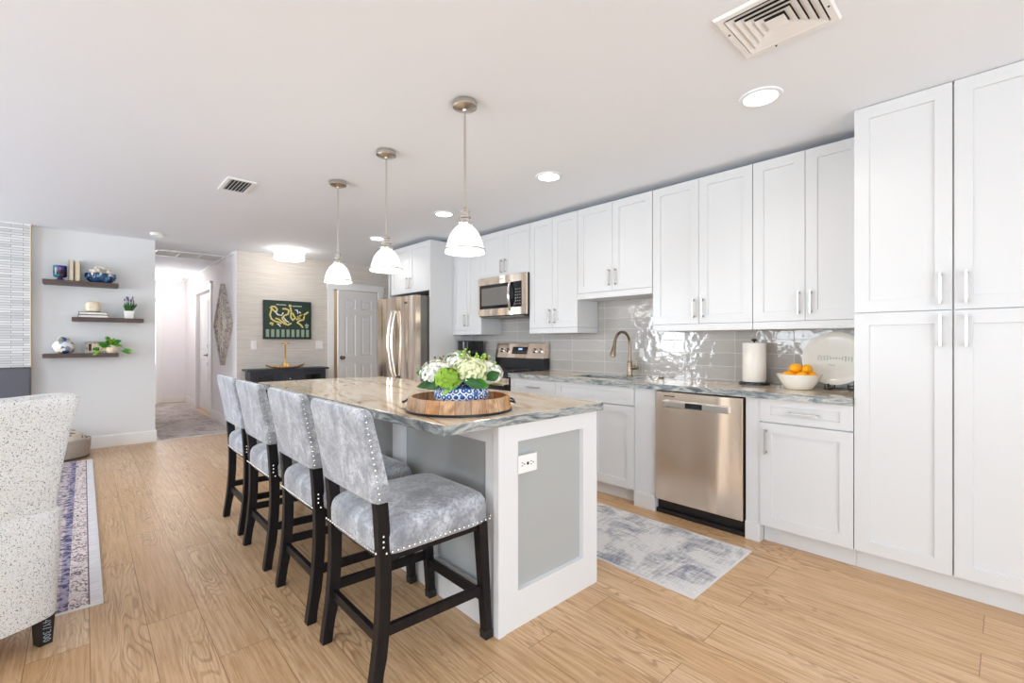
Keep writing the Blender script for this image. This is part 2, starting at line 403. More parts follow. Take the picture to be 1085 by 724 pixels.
M['postergold'] = plain('poster_gold', srgb(216, 202, 124), .5)
M['postergrey'] = plain('poster_sage', srgb(150, 170, 150), .5)
M['posterwhite'] = plain('poster_white', srgb(232, 236, 230), .5)
M['basket'] = woodm('woven_bed_side', srgb(150, 142, 132), srgb(176, 168, 158), srgb(190, 182, 172), (30, 30, 60), .9)
M['bedcushion'] = spots('printed_cushion', [srgb(226, 212, 198), srgb(232, 220, 206), srgb(220, 204, 190), srgb(130, 110, 110), srgb(228, 214, 200)], 22, .9)
M['slate'] = plain('slate_surround', srgb(92, 92, 100), .6)
M['sinkmetal'] = plain('sink_steel', (.35, .33, .31), .3, 1)
M['outdoor'] = plain('lawn_green', srgb(90, 120, 70), .9)
m, nt, b = newmat('clear_pane'); b.inputs['Base Color'].default_value = (.9, .93, .95, 1); b.inputs['Roughness'].default_value = .03
b.inputs['Transmission Weight'].default_value = 1; b.inputs['IOR'].default_value = 1.1; M['pane'] = m

# ------------------------------------------------------------------ geometry helpers
def BM(): return bmesh.new()
def box(bm, x0, x1, y0, y1, z0, z1, mi=0):
    vs = [bm.verts.new(p) for p in [(x0,y0,z0),(x1,y0,z0),(x1,y1,z0),(x0,y1,z0),(x0,y0,z1),(x1,y0,z1),(x1,y1,z1),(x0,y1,z1)]]
    fs = [bm.faces.new([vs[i] for i in q]) for q in [(3,2,1,0),(4,5,6,7),(0,1,5,4),(1,2,6,5),(2,3,7,6),(3,0,4,7)]]
    for f in fs: f.material_index = mi
    return vs
def obox(bm, O, U, V, Wd, u, v, w):
    """box spanned by unit vectors U,V,Wd from origin O over ranges u,v,w"""
    O, U, V, Wd = map(Vector, (O, U, V, Wd))
    vs = [bm.verts.new(O + U*a + V*b_ + Wd*c) for c in w for (a, b_) in ((u[0],v[0]),(u[1],v[0]),(u[1],v[1]),(u[0],v[1]))]
    for q in [(3,2,1,0),(4,5,6,7),(0,1,5,4),(1,2,6,5),(2,3,7,6),(3,0,4,7)]: bm.faces.new([vs[i] for i in q])
def loft(bm, rings, cap=True, closed=True):
    R = [[bm.verts.new(p) for p in r] for r in rings]
    n = len(R[0])
    for a, b_ in zip(R, R[1:]):
        for i in range(n if closed else n-1):
            j = (i+1) % n
            bm.faces.new((a[i], a[j], b_[j], b_[i]))
    if cap:
        bm.faces.new(list(reversed(R[0]))); bm.faces.new(R[-1])
    return R
def lathe(bm, prof, c=(0, 0, 0), n=32, cap=True, sx=1, sy=1):
    return loft(bm, [[(c[0]+r*sx*math.cos(2*PI*i/n), c[1]+r*sy*math.sin(2*PI*i/n), c[2]+z) for i in range(n)] for r, z in prof], cap)
def tube(bm, pts, r, n=10, cap=True):
    pts = [Vector(p) for p in pts]; rings = []
    up = Vector((0, 0, 1)); prev = None
    for i, p in enumerate(pts):
        t = (pts[min(i+1, len(pts)-1)] - pts[max(i-1, 0)]).normalized()
        if prev is None:
            a = t.cross(up)
            if a.length < .05: a = t.cross(Vector((1, 0, 0)))
            a.normalize()
        else: a = (prev - t*prev.dot(t)).normalized()
        prev = a; b_ = t.cross(a); rr = r[i] if isinstance(r, (list, tuple)) else r
        rings.append([p + a*rr*math.cos(2*PI*k/n) + b_*rr*math.sin(2*PI*k/n) for k in range(n)])
    loft(bm, rings, cap)
def sup(cx_, cy_, z, hx, hy, e=6, n=48):
    out = []
    for i in range(n):
        t = 2*PI*i/n; c, s = math.cos(t), math.sin(t)
        out.append((cx_ + hx*math.copysign(abs(c)**(2/e), c), cy_ + hy*math.copysign(abs(s)**(2/e), s), z))
    return out
def ball(bm, c, r, seg=10, sz=1.0, ax=None):
    m_ = Matrix.Translation(c) @ Matrix.Diagonal((r, r, r*sz, 1))
    bmesh.ops.create_uvsphere(bm, u_segments=seg, v_segments=max(4, seg*2//3), radius=1, matrix=m_)
def panelled(bm, O, U, V, Nn, w, h, t, rects, rec=.008, slope=.004, raised=0, split=None):
    """slab w x h in plane U,V with front facing Nn at origin O; rects are sunk by rec; optional raised field"""
    O, U, V, Nn = map(Vector, (O, U, V, Nn))
    P = lambda a, b_, d=0: bm.verts.new(O + U*a + V*b_ + Nn*d)
    us = sorted({0, w, *[r[0] for r in rects], *[r[1] for r in rects]}); vs = sorted({0, h, *[r[2] for r in rects], *[r[3] for r in rects]})
    def q(a): return bm.faces.new(a)
    flip = U.cross(V).dot(Nn) < 0
    def face(pts, mi=0):
        vsx = [P(*p) for p in pts]
        if flip: vsx.reverse()
        f = q(vsx); f.material_index = mi
    for i in range(len(us)-1):
        for j in range(len(vs)-1):
            mu, mv = (us[i]+us[i+1])/2, (vs[j]+vs[j+1])/2
            if any(r[0] < mu < r[1] and r[2] < mv < r[3] for r in rects): continue
            face([(us[i], vs[j]), (us[i+1], vs[j]), (us[i+1], vs[j+1]), (us[i], vs[j+1])])
    for (a, b_, c, d) in rects:
        def ring(A, B):
            for k in range(4):
                l = (k+1) % 4
                face([A[k], A[l], B[l], B[k]])
        o = [(a, c, 0), (b_, c, 0), (b_, d, 0), (a, d, 0)]
        s = slope; i1 = [(a+s, c+s, -rec), (b_-s, c+s, -rec), (b_-s, d-s, -rec), (a+s, d-s, -rec)]
        ring(o, i1)
        if raised:
            s2 = s+.02; i2 = [(a+s2, c+s2, -rec), (b_-s2, c+s2, -rec), (b_-s2, d-s2, -rec), (a+s2, d-s2, -rec)]
            s3 = s2+.012; i3 = [(a+s3, c+s3, -rec+raised), (b_-s3, c+s3, -rec+raised), (b_-s3, d-s3, -rec+raised), (a+s3, d-s3, -rec+raised)]
            ring(i1, i2); ring(i2, i3); face(i3, 1 if split else 0)
        else: face(i1, 1 if split else 0)
    # sides + back
    c = [(0, 0), (w, 0), (w, h), (0, h)]
    for k in range(4):
        l = (k+1) % 4
        face([(c[k][0], c[k][1], -t), (c[l][0], c[l][1], -t), (c[l][0], c[l][1], 0), (c[k][0], c[k][1], 0)])
    face([(0, 0, -t), (0, h, -t), (w, h, -t), (w, 0, -t)])

ORG = {}
def obj(name, bm, mat, parent=None, org=None, bevel=0, smooth=False, local=False, sub=0, seg=2):
    bmesh.ops.recalc_face_normals(bm, faces=bm.faces[:]) if not smooth == 'raw' else None
    if parent is not None: o0 = ORG[parent.name]
    elif org is not None: o0 = Vector(org)
    else:
        xs = [v.co for v in bm.verts]
        o0 = Vector(((min(p.x for p in xs)+max(p.x for p in xs))/2, (min(p.y for p in xs)+max(p.y for p in xs))/2, min(p.z for p in xs)))
    if not local: bmesh.ops.translate(bm, verts=bm.verts[:], vec=-o0)
    me = D.meshes.new(name); bm.to_mesh(me); bm.free()
    for mm in (mat if isinstance(mat, (list, tuple)) else [mat]): me.materials.append(M[mm])
    o = D.objects.new(name, me); COL.objects.link(o)
    if parent is not None: o.parent = parent
    else: o.location = o0
    ORG[o.name] = o0
    if smooth:
        for p in me.polygons: p.use_smooth = True
        if smooth != 'raw':
            try: me.set_sharp_from_angle(angle=math.radians(38))
            except Exception: pass
    if bevel:
        md = o.modifiers.new('bevel', 'BEVEL'); md.width = bevel; md.segments = seg; md.limit_method = 'ANGLE'; md.angle_limit = math.radians(40)
    if sub:
        md = o.modifiers.new('sub', 'SUBSURF'); md.levels = sub; md.render_levels = sub
    return o
def tag(o, label, cat, group=None):
    o['label'] = label; o['category'] = cat
    if group: o['group'] = group
    return o
def thing(name, loc, label, cat, group=None):
    o = D.objects.new(name, None); COL.objects.link(o); o.location = loc; o.empty_display_size = .05
    ORG[o.name] = Vector(loc); return tag(o, label, cat, group)
def struct(name, bm, mat, **kw):
    o = obj(name, bm, mat, **kw)
    if o.parent is None: o['kind'] = 'structure'
    return o
def copy_tree(o, parent=None):
    c = o.copy(); COL.objects.link(c)
    if parent is not None: c.parent = parent
    ORG[c.name] = ORG[o.name]
    for ch in [x for x in o.children if x is not c]: copy_tree(ch, c)
    return c
# glyph strokes for lettering: 0..1 x 0..1.6 boxes
STROKES = {'4': [[(.7,0),(.7,1.5),(0,.5),(1,.5)]], 'Y': [[(0,1.5),(.5,.8),(1,1.5)],[(.5,.8),(.5,0)]], '/': [[(0,-.1),(.6,1.6)]],
 '3': [[(0,1.4),(.6,1.5),(.9,1.2),(.4,.8),(.9,.4),(.5,0),(0,.1)]], '0': [[(.5,0),(.1,.4),(.1,1.1),(.5,1.5),(.9,1.1),(.9,.4),(.5,0)]]}

# ================================================================== THE ROOM
H = 2.44
def quadwall(name, boxes, mat):
    bm = BM()
    for b_ in boxes: box(bm, *b_)
    return struct(name, bm, mat)
quadwall('floor', [(-4.2, 4.6, -3.4, 14.2, -.1, 0)], 'floor')
quadwall('ceiling', [(-4.2, 4.6, -3.4, 14.2, H, H+.1)], 'ceiling')
# kitchen wall on the right
quadwall('wall_right', [(3.56, 3.70, -3.4, 5.58, 0, H)], 'wall')
quadwall('wall_alcove', [(3.70, 4.6, 5.46, 5.58, 0, H), (4.48, 4.6, 5.58, 8.9, 0, H)], 'wall')
# far walls
quadwall('wall_dining', [(1.505, 2.81, 7.05, 7.17, 0, H), (3.54, 4.48, 7.05, 7.17, 0, H), (2.81, 3.54, 7.05, 7.17, 2.015, H)], 'wallpaper')
quadwall('wall_shelf', [(-.41, .637, 7.05, 7.17, 0, H)], 'wall')
quadwall('wall_hall_left', [(.517, .637, 7.17, 11.3, 0, H)], 'hallwall')
quadwall('wall_hall_right', [(1.505, 1.625, 7.172, 8.74, 0, H), (1.505, 1.625, 10.02, 11.3, 0, H), (1.505, 1.625, 8.74, 10.02, 2.06, H)], 'hallwall')
bm = BM(); box(bm, 1.502, 1.5049, 7.0501, 7.17, 0, H); 
struct('trim_1', bm, 'hallwall')
quadwall('wall_hall_far', [(1.035, 1.8, 11.3, 11.42, 0, H), (.2, 1.035, 11.3, 11.42, 2.05, H), (-.2, .2, 11.3, 11.42, 0, H)], 'hallwall')
quadwall('wall_bedroom', [(-.2, .2, 13.0, 13.1, 0, H), (1.7, 2.2, 13.0, 13.1, 0, H), (.2, 1.7, 13.0, 13.1, 0, .7), (.2, 1.7, 13.0, 13.1, 2.1, H), (-.3, -.2, 11.3, 13.1, 0, H), (2.2, 2.3, 11.3, 13.1, 0, H)], 'hallwall')
quadwall('wall_fireplace', [(-4.2, -.412, 6.97, 7.17, 0, H)], 'strip')
quadwall('wall_left', [(-4.2, -4.0, -3.4, -.2, 0, H), (-4.2, -4.0, 2.2, 2.4, 0, H), (-4.2, -4.0, 3.6, 5.3, 0, H), (-4.2, -4.0, 6.5, 6.97, 0, H), (-4.2, -4.0, -.2, 6.5, 0, .7), (-4.2, -4.0, -.2, 6.5, 2.2, H)], 'wall')
quadwall('wall_back', [(-4.0, -2.7, -3.4, -3.2, 0, H), (1.9, 3.56, -3.4, -3.2, 0, H), (-2.7, 1.9, -3.4, -3.2, 2.2, H)], 'wall')
quadwall('wall_utility', [(2.3, 4.48, 8.8, 8.9, 0, H), (2.2, 2.3, 7.17, 8.9, 0, H)], 'beige')
def win(n, O, U, V, Nn, w, h, cols):
    bm = BM(); O = Vector(O); U = Vector(U); V = Vector(V); Nn = Vector(Nn)
    f = .05
    obox(bm, O, U, V, Nn, (0, w), (0, f), (-.06, 0)); obox(bm, O, U, V, Nn, (0, w), (h-f, h), (-.06, 0))
    for k in range(cols+1):
        x = (w-f)*k/cols; obox(bm, O, U, V, Nn, (x, x+f), (f, h-f), (-.06, 0))
    o = struct('window_%d' % n, bm, 'trim')
win(1, (-4.05, -.2, .7), (0, 1, 0), (0, 0, 1), (1, 0, 0), 2.4, 1.5, 2)
win(2, (-4.05, 2.4, .7), (0, 1, 0), (0, 0, 1), (1, 0, 0), 1.2, 1.5, 1)
win(3, (-4.05, 5.3, .7), (0, 1, 0), (0, 0, 1), (1, 0, 0), 1.2, 1.5, 1)
win(4, (-2.7, -3.25, .0), (1, 0, 0), (0, 0, 1), (0, 1, 0), 4.6, 2.2, 3)

# baseboards
def baseb(name, x0, x1, y0, y1, h=.135):
    bm = BM(); box(bm, x0, x1, y0, y1, 0, h); struct(name, bm, 'trim', bevel=.004)
baseb('baseboard_shelf', -.41, .651, 7.032, 7.0495)
baseb('baseboard_hall_left', .6375, .652, 7.051, 11.3)
baseb('baseboard_hall_right', 1.488, 1.5045, 7.03, 8.63)
baseb('baseboard_hall_right_far', 1.488, 1.5045, 10.13, 11.28)
baseb('baseboard_hall_far', 1.135, 1.4875, 11.282, 11.2995)
baseb('baseboard_dining', 1.5055, 2.715, 7.032, 7.0495)
# crown line along the hall wall top, casing round the openings
bm = BM(); box(bm, 1.485, 1.5045, 7.172, 11.29, 2.405, 2.4399); struct('trim_2', bm, 'trim')
def casing(name, O, U, w, h, Nn, cw=.09, head=.115, t=.02, cap=True):
    bm = BM(); O = Vector(O); U = Vector(U); V = Vector((0, 0, 1)); Nn = Vector(Nn)
    obox(bm, O, U, V, Nn, (-cw, 0), (0, h), (0, t)); obox(bm, O, U, V, Nn, (w, w+cw), (0, h), (0, t))
    obox(bm, O, U, V, Nn, (-cw-.01, w+cw+.01), (h, h+head), (0, t+.005))
    if cap: obox(bm, O, U, V, Nn, (-cw-.03, w+cw+.03), (h+head, h+head+.02), (0, t+.025))
    return struct(name, bm, 'trim', bevel=.003)
casing('trim_3', (2.81, 7.0495, 0), (1, 0, 0), .73, 2.015, (0, -1, 0), .09, .085)
casing('trim_4', (1.5045, 8.74, 0), (0, 1, 0), 1.28, 2.06, (-1, 0, 0), .09, .1)
casing('trim_5', (.70, 11.2995, 0), (1, 0, 0), .335, 2.05, (0, -1, 0), .09, .09)

# six-panel doors
def six(w, h):
    st = .105; mid = .1; cw = (w-2*st-mid)/2
    cols = [(st, st+cw), (st+cw+mid, w-st)]
    rows = [(.22, .85), (.98, 1.62), (1.70, h-.13)]
    return [(a, b_, c, d) for a, b_ in cols for c, d in rows]
a = math.radians(-10)
Ud = Vector((-math.cos(a), math.sin(a), 0)); Nd = Vector((-math.sin(a), -math.cos(a), 0))
bm = BM(); hinge = Vector((3.525, 7.046, .012))
panelled(bm, hinge, Ud, (0, 0, 1), Nd, .70, 1.99, .035, six(.70, 1.99), .009, .012, .006)
dd = struct('door_1', bm, 'trim', org=(3.525, 7.046, 0))
bm = BM(); kp = hinge + Ud*.645 + Nd*.0 + Vector((0, 0, .955))
tube(bm, [kp, kp+Nd*.035], .011); ball(bm, kp+Nd*.05, .027, 14); tube(bm, [kp+Nd*.0005, kp+Nd*.008], .03, 20)
obj('door_knob', bm, 'bronze', dd, smooth=True)
bm = BM()
for z in (.25, 1.05, 1.8): box(bm, 3.527, 3.537, 7.018, 7.028, z-.045, z+.045)
obj('hinge', bm, 'bronze', dd)
# pair of doors in the hall
for k, (y0, y1) in enumerate(((8.745, 9.377), (9.383, 10.015))):
    bm = BM(); w = y1-y0
    panelled(bm, (1.55, y0, .012), (0, 1, 0), (0, 0, 1), (-1, 0, 0), w, 2.03, .035, [(.1, w-.1, .2, .9), (.1, w-.1, 1.02, 1.9)], .009, .012, .006)
    d_ = struct('door_%d' % (k+2), bm, 'trim')
    if k == 0:
        bm = BM(); p = Vector((1.55, y1-.06, .98)); tube(bm, [p, p+Vector((-.05, 0, 0)), p+Vector((-.055, -.02, 0)), p+Vector((-.055, -.11, 0))], .009)
        tube(bm, [p, p+Vector((-.01, 0, 0))], .028, 16); obj('door_lever', bm, 'bronze', d_, smooth=True)
        bm = BM(); box(bm, 1.544, 1.5499, y1-.08, y1-.04, 1.10, 1.16); box(bm, 1.544, 1.5499, y1-.08, y1-.04, .80, .86); obj('latch_plate', bm, 'nickel', d_)

# fireplace surround with brown edge strip
t = thing('fireplace_surround', (-1.4, 6.85, 0), 'dark grey slate panel low on the pale stacked-stone wall at the left edge', 'fireplace')
bm = BM(); panelled(bm, (-2.4, 6.93, 0), (1, 0, 0), (0, 0, 1), (0, -1, 0), 1.985, .935, .036, [(.35, 1.6, .04, .7)], .02, .01); obj('slate_panel', bm, 'slate', t)
bm = BM(); box(bm, -.414, -.400, 6.925, 6.9695, 0, .94); box(bm, -2.41, -.414, 6.925, 6.9695, .936, .948); obj('edge_strip', bm, 'shelfwood', t)
# stone corner trim
bm = BM(); box(bm, -.4118, -.404, 6.96, 7.0499, .95, H); struct('trim_6', bm, 'pages')

# tile backsplash
bm = BM(); box(bm, 3.552, 3.5599, .56, 4.538, .9145, 1.2925); box(bm, 3.552, 3.5599, 1.895, 2.63, 1.2925, 1.585); box(bm, 3.552, 3.5599, 3.245, 3.998, 1.2925, 1.48)
struct('wall_backsplash', bm, 'tile')

# ================================================================== CABINETRY
XF = 2.99
def bar_pull(bm, p, axis, ln, out=(-1, 0, 0), th=.0105):
    """flat bar pull centred at p (on the door face), along axis"""
    A = Vector(axis); O = Vector(out); S = A.cross(O); p = Vector(p)
    obox(bm, p, A, S, O, (-ln/2, ln/2), (-th/2, th/2), (.024, .032))
    for s in (-1, 1): obox(bm, p, A, S, O, (s*(ln/2-.011)-.006, s*(ln/2-.011)+.006), (-th/2, th/2), (0, .024))
def door(t, x, y0, y1, z0, z1, hz=None, hy=None, drawer=False, fr=.062, name=None, hl=.15, mat='cab'):
    """shaker front facing -X spanning y0<y1, with its pull"""
    bm = BM(); g = .0015; w = y1-y0-2*g; h = z1-z0-2*g
    f = fr if not drawer else min(fr, h*.3)
    panelled(bm, (x, y0+g, z0+g), (0, 1, 0), (0, 0, 1), (-1, 0, 0), w, h, .019, [(fr, w-fr, f, h-f)], .009, .0015)
    d = obj(name or ('drawer' if drawer else 'door'), bm, mat, t)
    if hz is not None:
        bm = BM()
        if drawer: bar_pull(bm, (x, hy, hz), (0, 1, 0), hl)
        else: bar_pull(bm, (x, hy, hz), (0, 0, 1), hl)
        obj('handle', bm, 'handle', d, bevel=.0015)
    return d
def carcass(t, x0, y0, y1, z0, z1, rail=None, x1=3.5595, name='body'):
    bm = BM(); box(bm, x0, x1, y0, y1, z0, z1); obj(name, bm, 'cab', t, bevel=.001)
# ---- tall pantry
g = 'white tall and wall cabinets'
t = thing('pantry_cabinet', (3.28, .175, 0), 'floor-to-ceiling white four-door pantry cabinet at the right end of the kitchen run', 'cabinet')
carcass(t, 3.01, -.205, .556, .11, 2.434)
bm = BM(); box(bm, 3.06, 3.5595, -.205, .556, 0, .11); obj('toe_kick', bm, 'cab', t)
for (y0, y1, hy) in ((.177, .556, .177+.042), (-.205, .173, .173-.042)):
    door(t, XF, y0, y1, 1.364, 2.437, 1.468, hy, fr=.062)
    door(t, XF, y0, y1, .110, 1.362, 1.265, hy, fr=.062)
# ---- wall cabinets
def wallcab(label, y0, y1, zb, zr, hz, x=3.25, ztop=2.393, deep=3.5595, mid=None):
    t = thing('wall_cabinet', (3.42, (y0+y1)/2, zr), label, 'cabinet', None)
    carcass(t, x+.020, y0+.0008, y1-.0008, zb, ztop-.002)
    if zr < zb:
        bm = BM(); box(bm, x-.002, deep, y0+.0008, y1-.0008, zr, zb-.001); box(bm, x-.006, x, y0+.0008, y1-.0008, zr, zr+.012); obj('light_rail', bm, 'cab', t, bevel=.002)
    m_ = mid or (y0+y1)/2
    door(t, x, y0, m_, zb, ztop, hz, m_-.032, hl=.14); door(t, x, m_, y1, zb, ztop, hz, m_+.032, hl=.14)
    return t
wallcab('white two-door wall cabinet next to the tall pantry, above the lemon bowl', .5575, 1.152, 1.343, 1.293, 1.455, mid=.85)
wallcab('white two-door wall cabinet above the dishwasher', 1.154, 1.886, 1.343, 1.293, 1.455)
wallcab('short white two-door wall cabinet hung high above the sink and faucet', 1.890, 2.632, 1.64, 1.588, 1.755)
wallcab('white two-door wall cabinet between the microwave and the short sink cabinet', 2.634, 3.240, 1.343, 1.293, 1.455)
wallcab('small white two-door cabinet directly above the microwave', 3.242, 4.000, 1.905, 1.905, 2.01)
wallcab('white two-door wall cabinet above the coffee maker, left of the microwave', 4.002, 4.536, 1.343, 1.293, 1.455)
# ---- fridge enclosure
t = thing('fridge_cabinet', (3.25, 5.0, 1.80), 'white two-door cabinet with tall side panels enclosing the stainless refrigerator', 'cabinet')
carcass(t, 2.95, 4.562, 5.458, 1.81, 2.391)
door(t, 2.93, 4.562, 5.01, 1.81, 2.393, 1.93, 5.01-.035, hl=.14); door(t, 2.93, 5.01, 5.458, 1.81, 2.393, 1.93, 5.01+.035, hl=.14)
bm = BM(); box(bm, 2.93, 3.5595, 4.540, 4.560, 0, 2.393); obj('side_panel', bm, 'cab', t)
bm = BM(); box(bm, 2.93, 3.5595, 5.51, 5.53, 0, 2.393); obj('side_panel', bm, 'cab', t)
# ---- base cabinets
def toe(t, y0, y1):
    bm = BM(); box(bm, 3.06, 3.5595, y0, y1, 0, .105); obj('toe_kick', bm, 'cab', t)
t = thing('base_cabinet', (3.27, .79, 0), 'white base cabinet with one drawer and one door, between the dishwasher and the pantry', 'cabinet')
carcass(t, 3.01, .5575, 1.018, .105, .872); toe(t, .5575, 1.018)
door(t, XF, .5575, 1.020, .735, .872, .80, .79, drawer=True, fr=.058)
door(t, XF, .5575, 1.020, .108, .730, .618, 1.020-.035)
def filler(y0, y1, label):
    t = thing('filler_panel', (3.2, (y0+y1)/2, 0), label, 'panel')
    bm = BM(); box(bm, 3.0, 3.5595, y0, y1, 0, .872); obj('panel', bm, 'cab', t)
    bm = BM(); box(bm, 2.985, 2.9998, y0, y1, 0, .112); obj('foot_moulding', bm, 'cab', t, bevel=.003)
filler(1.0215, 1.104, 'narrow white filler panel at the right side of the dishwasher')
filler(1.716, 1.888, 'wide white filler panel at the left side of the dishwasher')
t = thing('base_cabinet', (3.27, 2.28, 0), 'white sink base cabinet with a wide false drawer front and two doors', 'cabinet')
bm = BM(); box(bm, 3.01, 3.5595, 1.890, 2.668, .105, .66); box(bm, 3.01, 3.03, 1.890, 2.668, .66, .872); obj('body', bm, 'cab', t); toe(t, 1.890, 2.668)
door(t, XF, 1.890, 2.668, .735, .872, drawer=True, fr=.058, name='false_drawer_front')
door(t, XF, 1.890, 2.279, .108, .730, .618, 2.279-.035); door(t, XF, 2.279, 2.668, .108, .730, .618, 2.279+.035)
t = thing('base_cabinet', (3.27, 2.95, 0), 'white base cabinet with a drawer, just right of the range', 'cabinet')
carcass(t, 3.01, 2.6695, 3.236, .105, .872); toe(t, 2.6695, 3.236)
door(t, XF, 2.670, 3.238, .735, .872, .80, 2.93, drawer=True, fr=.058)
door(t, XF, 2.670, 3.238, .108, .730, .618, 3.238-.035)
t = thing('base_cabinet', (3.27, 4.27, 0), 'white base cabinet left of the range, under the coffee maker', 'cabinet')
carcass(t, 3.01, 4.004, 4.538, .105, .872); toe(t, 4.004, 4.538)
door(t, XF, 4.004, 4.538, .735, .872, .80, 4.27, drawer=True, fr=.058); door(t, XF, 4.004, 4.538, .108, .730, .618, 4.04)

# ---- countertops
def edged_slab(bm, x0, x1, y0, y1, z0, z1, hole=None):
    """slab whose rim carries the rougher edge (slot 1)"""
    if hole is None: parts = [(x0, x1, y0, y1)]
    else:
        a_, b_, c, d = hole
        parts = [(x0, a_, y0, y1), (b_, x1, y0, y1), (a_, b_, y0, c), (a_, b_, d, y1)]
    for p in parts: box(bm, *p, z0, z1)
    bm.normal_update()
    for f in bm.faces:
        if abs(f.normal.z) < .5: f.material_index = 1
t = thing('kitchen_countertop', (3.25, 1.9, .874), 'long polished stone countertop on the white base cabinets, with the sink cut in', 'countertop')
bm = BM(); edged_slab(bm, 2.955, 3.5515, .5585, 3.2375, .8745, .914, (3.10, 3.40, 1.98, 2.60)); obj('slab', bm, ['stone', 'stone_edge'], t)
bm = BM(); edged_slab(bm, 2.955, 3.5515, 4.0025, 4.5385, .8745, .914); obj('slab', bm, ['stone', 'stone_edge'], t)
t = thing('sink', (3.25, 2.29, .68), 'undermount steel sink basin below the faucet', 'sink')
bm = BM()
box(bm, 3.09, 3.41, 1.97, 2.61, .672, .676); box(bm, 3.09, 3.0985, 1.97, 2.61, .676, .873); box(bm, 3.4015, 3.41, 1.97, 2.61, .676, .873)
box(bm, 3.0985, 3.4015, 1.97, 1.9785, .676, .873); box(bm, 3.0985, 3.4015, 2.6015, 2.61, .676, .873); obj('basin', bm, 'sinkmetal', t)
bm = BM(); lathe(bm, [(.04, .677), (.04, .681), (.02, .683)], (3.25, 2.29, 0), 20); obj('drain', bm, 'chrome', t, smooth=True)
# faucet
t = thing('faucet', (3.45, 2.22, .9142), 'bronze-toned gooseneck pull-down faucet behind the sink', 'faucet')
fx, fy = 3.45, 2.22
bm = BM(); lathe(bm, [(.030, .9144), (.030, .920), (.024, .926), (.022, .95), (.022, 1.03), (.016, 1.045)], (fx, fy, 0), 24)
obj('base', bm, 'faucet', t, smooth=True)
bm = BM(); pts = [(fx, fy, 1.03), (fx, fy, 1.19)]
for k in range(1, 15):
    th = PI*k/14*.96; pts.append((fx-.105+.105*math.cos(th), fy+.01*k/14, 1.19+.105*math.sin(th)))
tube(bm, pts, .0125, 14); obj('spout', bm, 'faucet', t, smooth=True)
e = Vector(pts[-1]); dn = (Vector(pts[-1])-Vector(pts[-2])).normalized()
bm = BM(); tube(bm, [e-dn*.005, e+dn*.03, e+dn*.05, e+dn*.10, e+dn*.118], [.0135, .015, .018, .024, .022], 16); obj('spray_head', bm, 'faucet', t, smooth=True)
bm = BM(); tube(bm, [(fx, fy-.015, .99), (fx, fy-.075, .99)], [.016, .02], 16); tube(bm, [(fx, fy-.068, .99), (fx, fy-.07, 1.03), (fx+.0, fy-.055, 1.085)], [.010, .008, .006], 10)
obj('handle', bm, 'faucet', t, smooth=True)
bm = BM(); lathe(bm, [(.018, .9144), (.02, .919), (.019, .926), (.006, .927)], (3.46, 1.93, 0), 18)
tag(obj('air_gap_cap', bm, 'bronze', smooth=True), 'small round metal cap on the counter right of the faucet', 'sink cap')

# ================================================================== ISLAND
t = thing('kitchen_island', (1.57, 2.6, 0), 'white kitchen island with grey recessed panels and a polished stone top', 'island')
IX0, IX1, IY0, IY1 = 1.245, 1.90, 1.415, 3.79
bm = BM(); box(bm, IX0+.031, IX1-.02, IY0+.031, IY1-.001, .001, .866); obj('body', bm, 'island', t)
bm = BM(); w = IX1-IX0
panelled(bm, (IX0, IY0, 0), (1, 0, 0), (0, 0, 1), (0, -1, 0), w, .867, .030, [(.105, .545, .155, .79)], .022, .001, split=True)
obj('end_panel', bm, ['island', 'islandgrey'], t, bevel=.002)
bm = BM(); w = IY1-IY0-.0305; y0 = IY0+.0305
rs = [(1.504-y0, 2.19-y0, .165, .79), (2.305-y0, 2.99-y0, .165, .79), (3.105-y0, 3.70-y0, .165, .79)]
panelled(bm, (IX0, y0-.0003, 0), (0, 1, 0), (0, 0, 1), (-1, 0, 0), w, .867, .030, rs, .020, .001, split=True)
obj('side_panel', bm, ['island', 'islandgrey'], t, bevel=.002)
bm = BM(); loft(bm, [[(IX0-.008, IY0-.004, z_), (IX0+.032, IY0-.004, z_), (IX0+.032, IY0-.0003, z_), (IX0-.0003, IY0-.0003, z_), (IX0-.0003, IY0+.029, z_), (IX0-.008, IY0+.029, z_)] for z_ in (0, .866)]); obj('corner_moulding', bm, 'island', t)
for k in range(4):
    w4 = (IY1-IY0-.05)/4; ya = IY0+.035+k*w4
    bm = BM(); panelled(bm, (IX1, ya+.002, .11), (0, 1, 0), (0, 0, 1), (1, 0, 0), w4-.004, .74, .019, [(.06, w4-.064, .06, .68)], .009, .0015)
    d_ = obj('door', bm, 'island', t)
    bm = BM(); bar_pull(bm, (IX1, ya+(w4-.04 if k % 2 == 0 else .04), .72), (0, 0, 1), .14, (1, 0, 0)); obj('handle', bm, 'handle', d_)
bm = BM(); edged_slab(bm, .958, 1.925, 1.392, 3.83, .868, .908)
for v in bm.verts: pass
obj('countertop', bm, ['stone', 'stone_edge'], t, bevel=.003)
op = thing('outlet', (1.40, IY0-.001, .65), 'white duplex outlet on the grey end panel of the island', 'outlet')
bm = BM(); box(bm, 1.345, 1.458, IY0-.007, IY0-.0045, .652, .728); box(bm, 1.3505, 1.4525, IY0-.0045, IY0+.0215, .657, .723); obj('cover_plate', bm, 'plateplastic', op, bevel=.001)
bm = BM()
for cx_ in (1.375, 1.428):
    for dz in (-.006, .006): box(bm, cx_-.010, cx_-.002, IY0-.0078, IY0-.0070, .69+dz-.0015, .69+dz+.0015)
    box(bm, cx_+.004, cx_+.009, IY0-.0078, IY0-.0070, .687, .693)
box(bm, 1.396, 1.407, IY0-.0082, IY0-.0070, .684, .696)
obj('socket_slots', bm, 'dark', op)

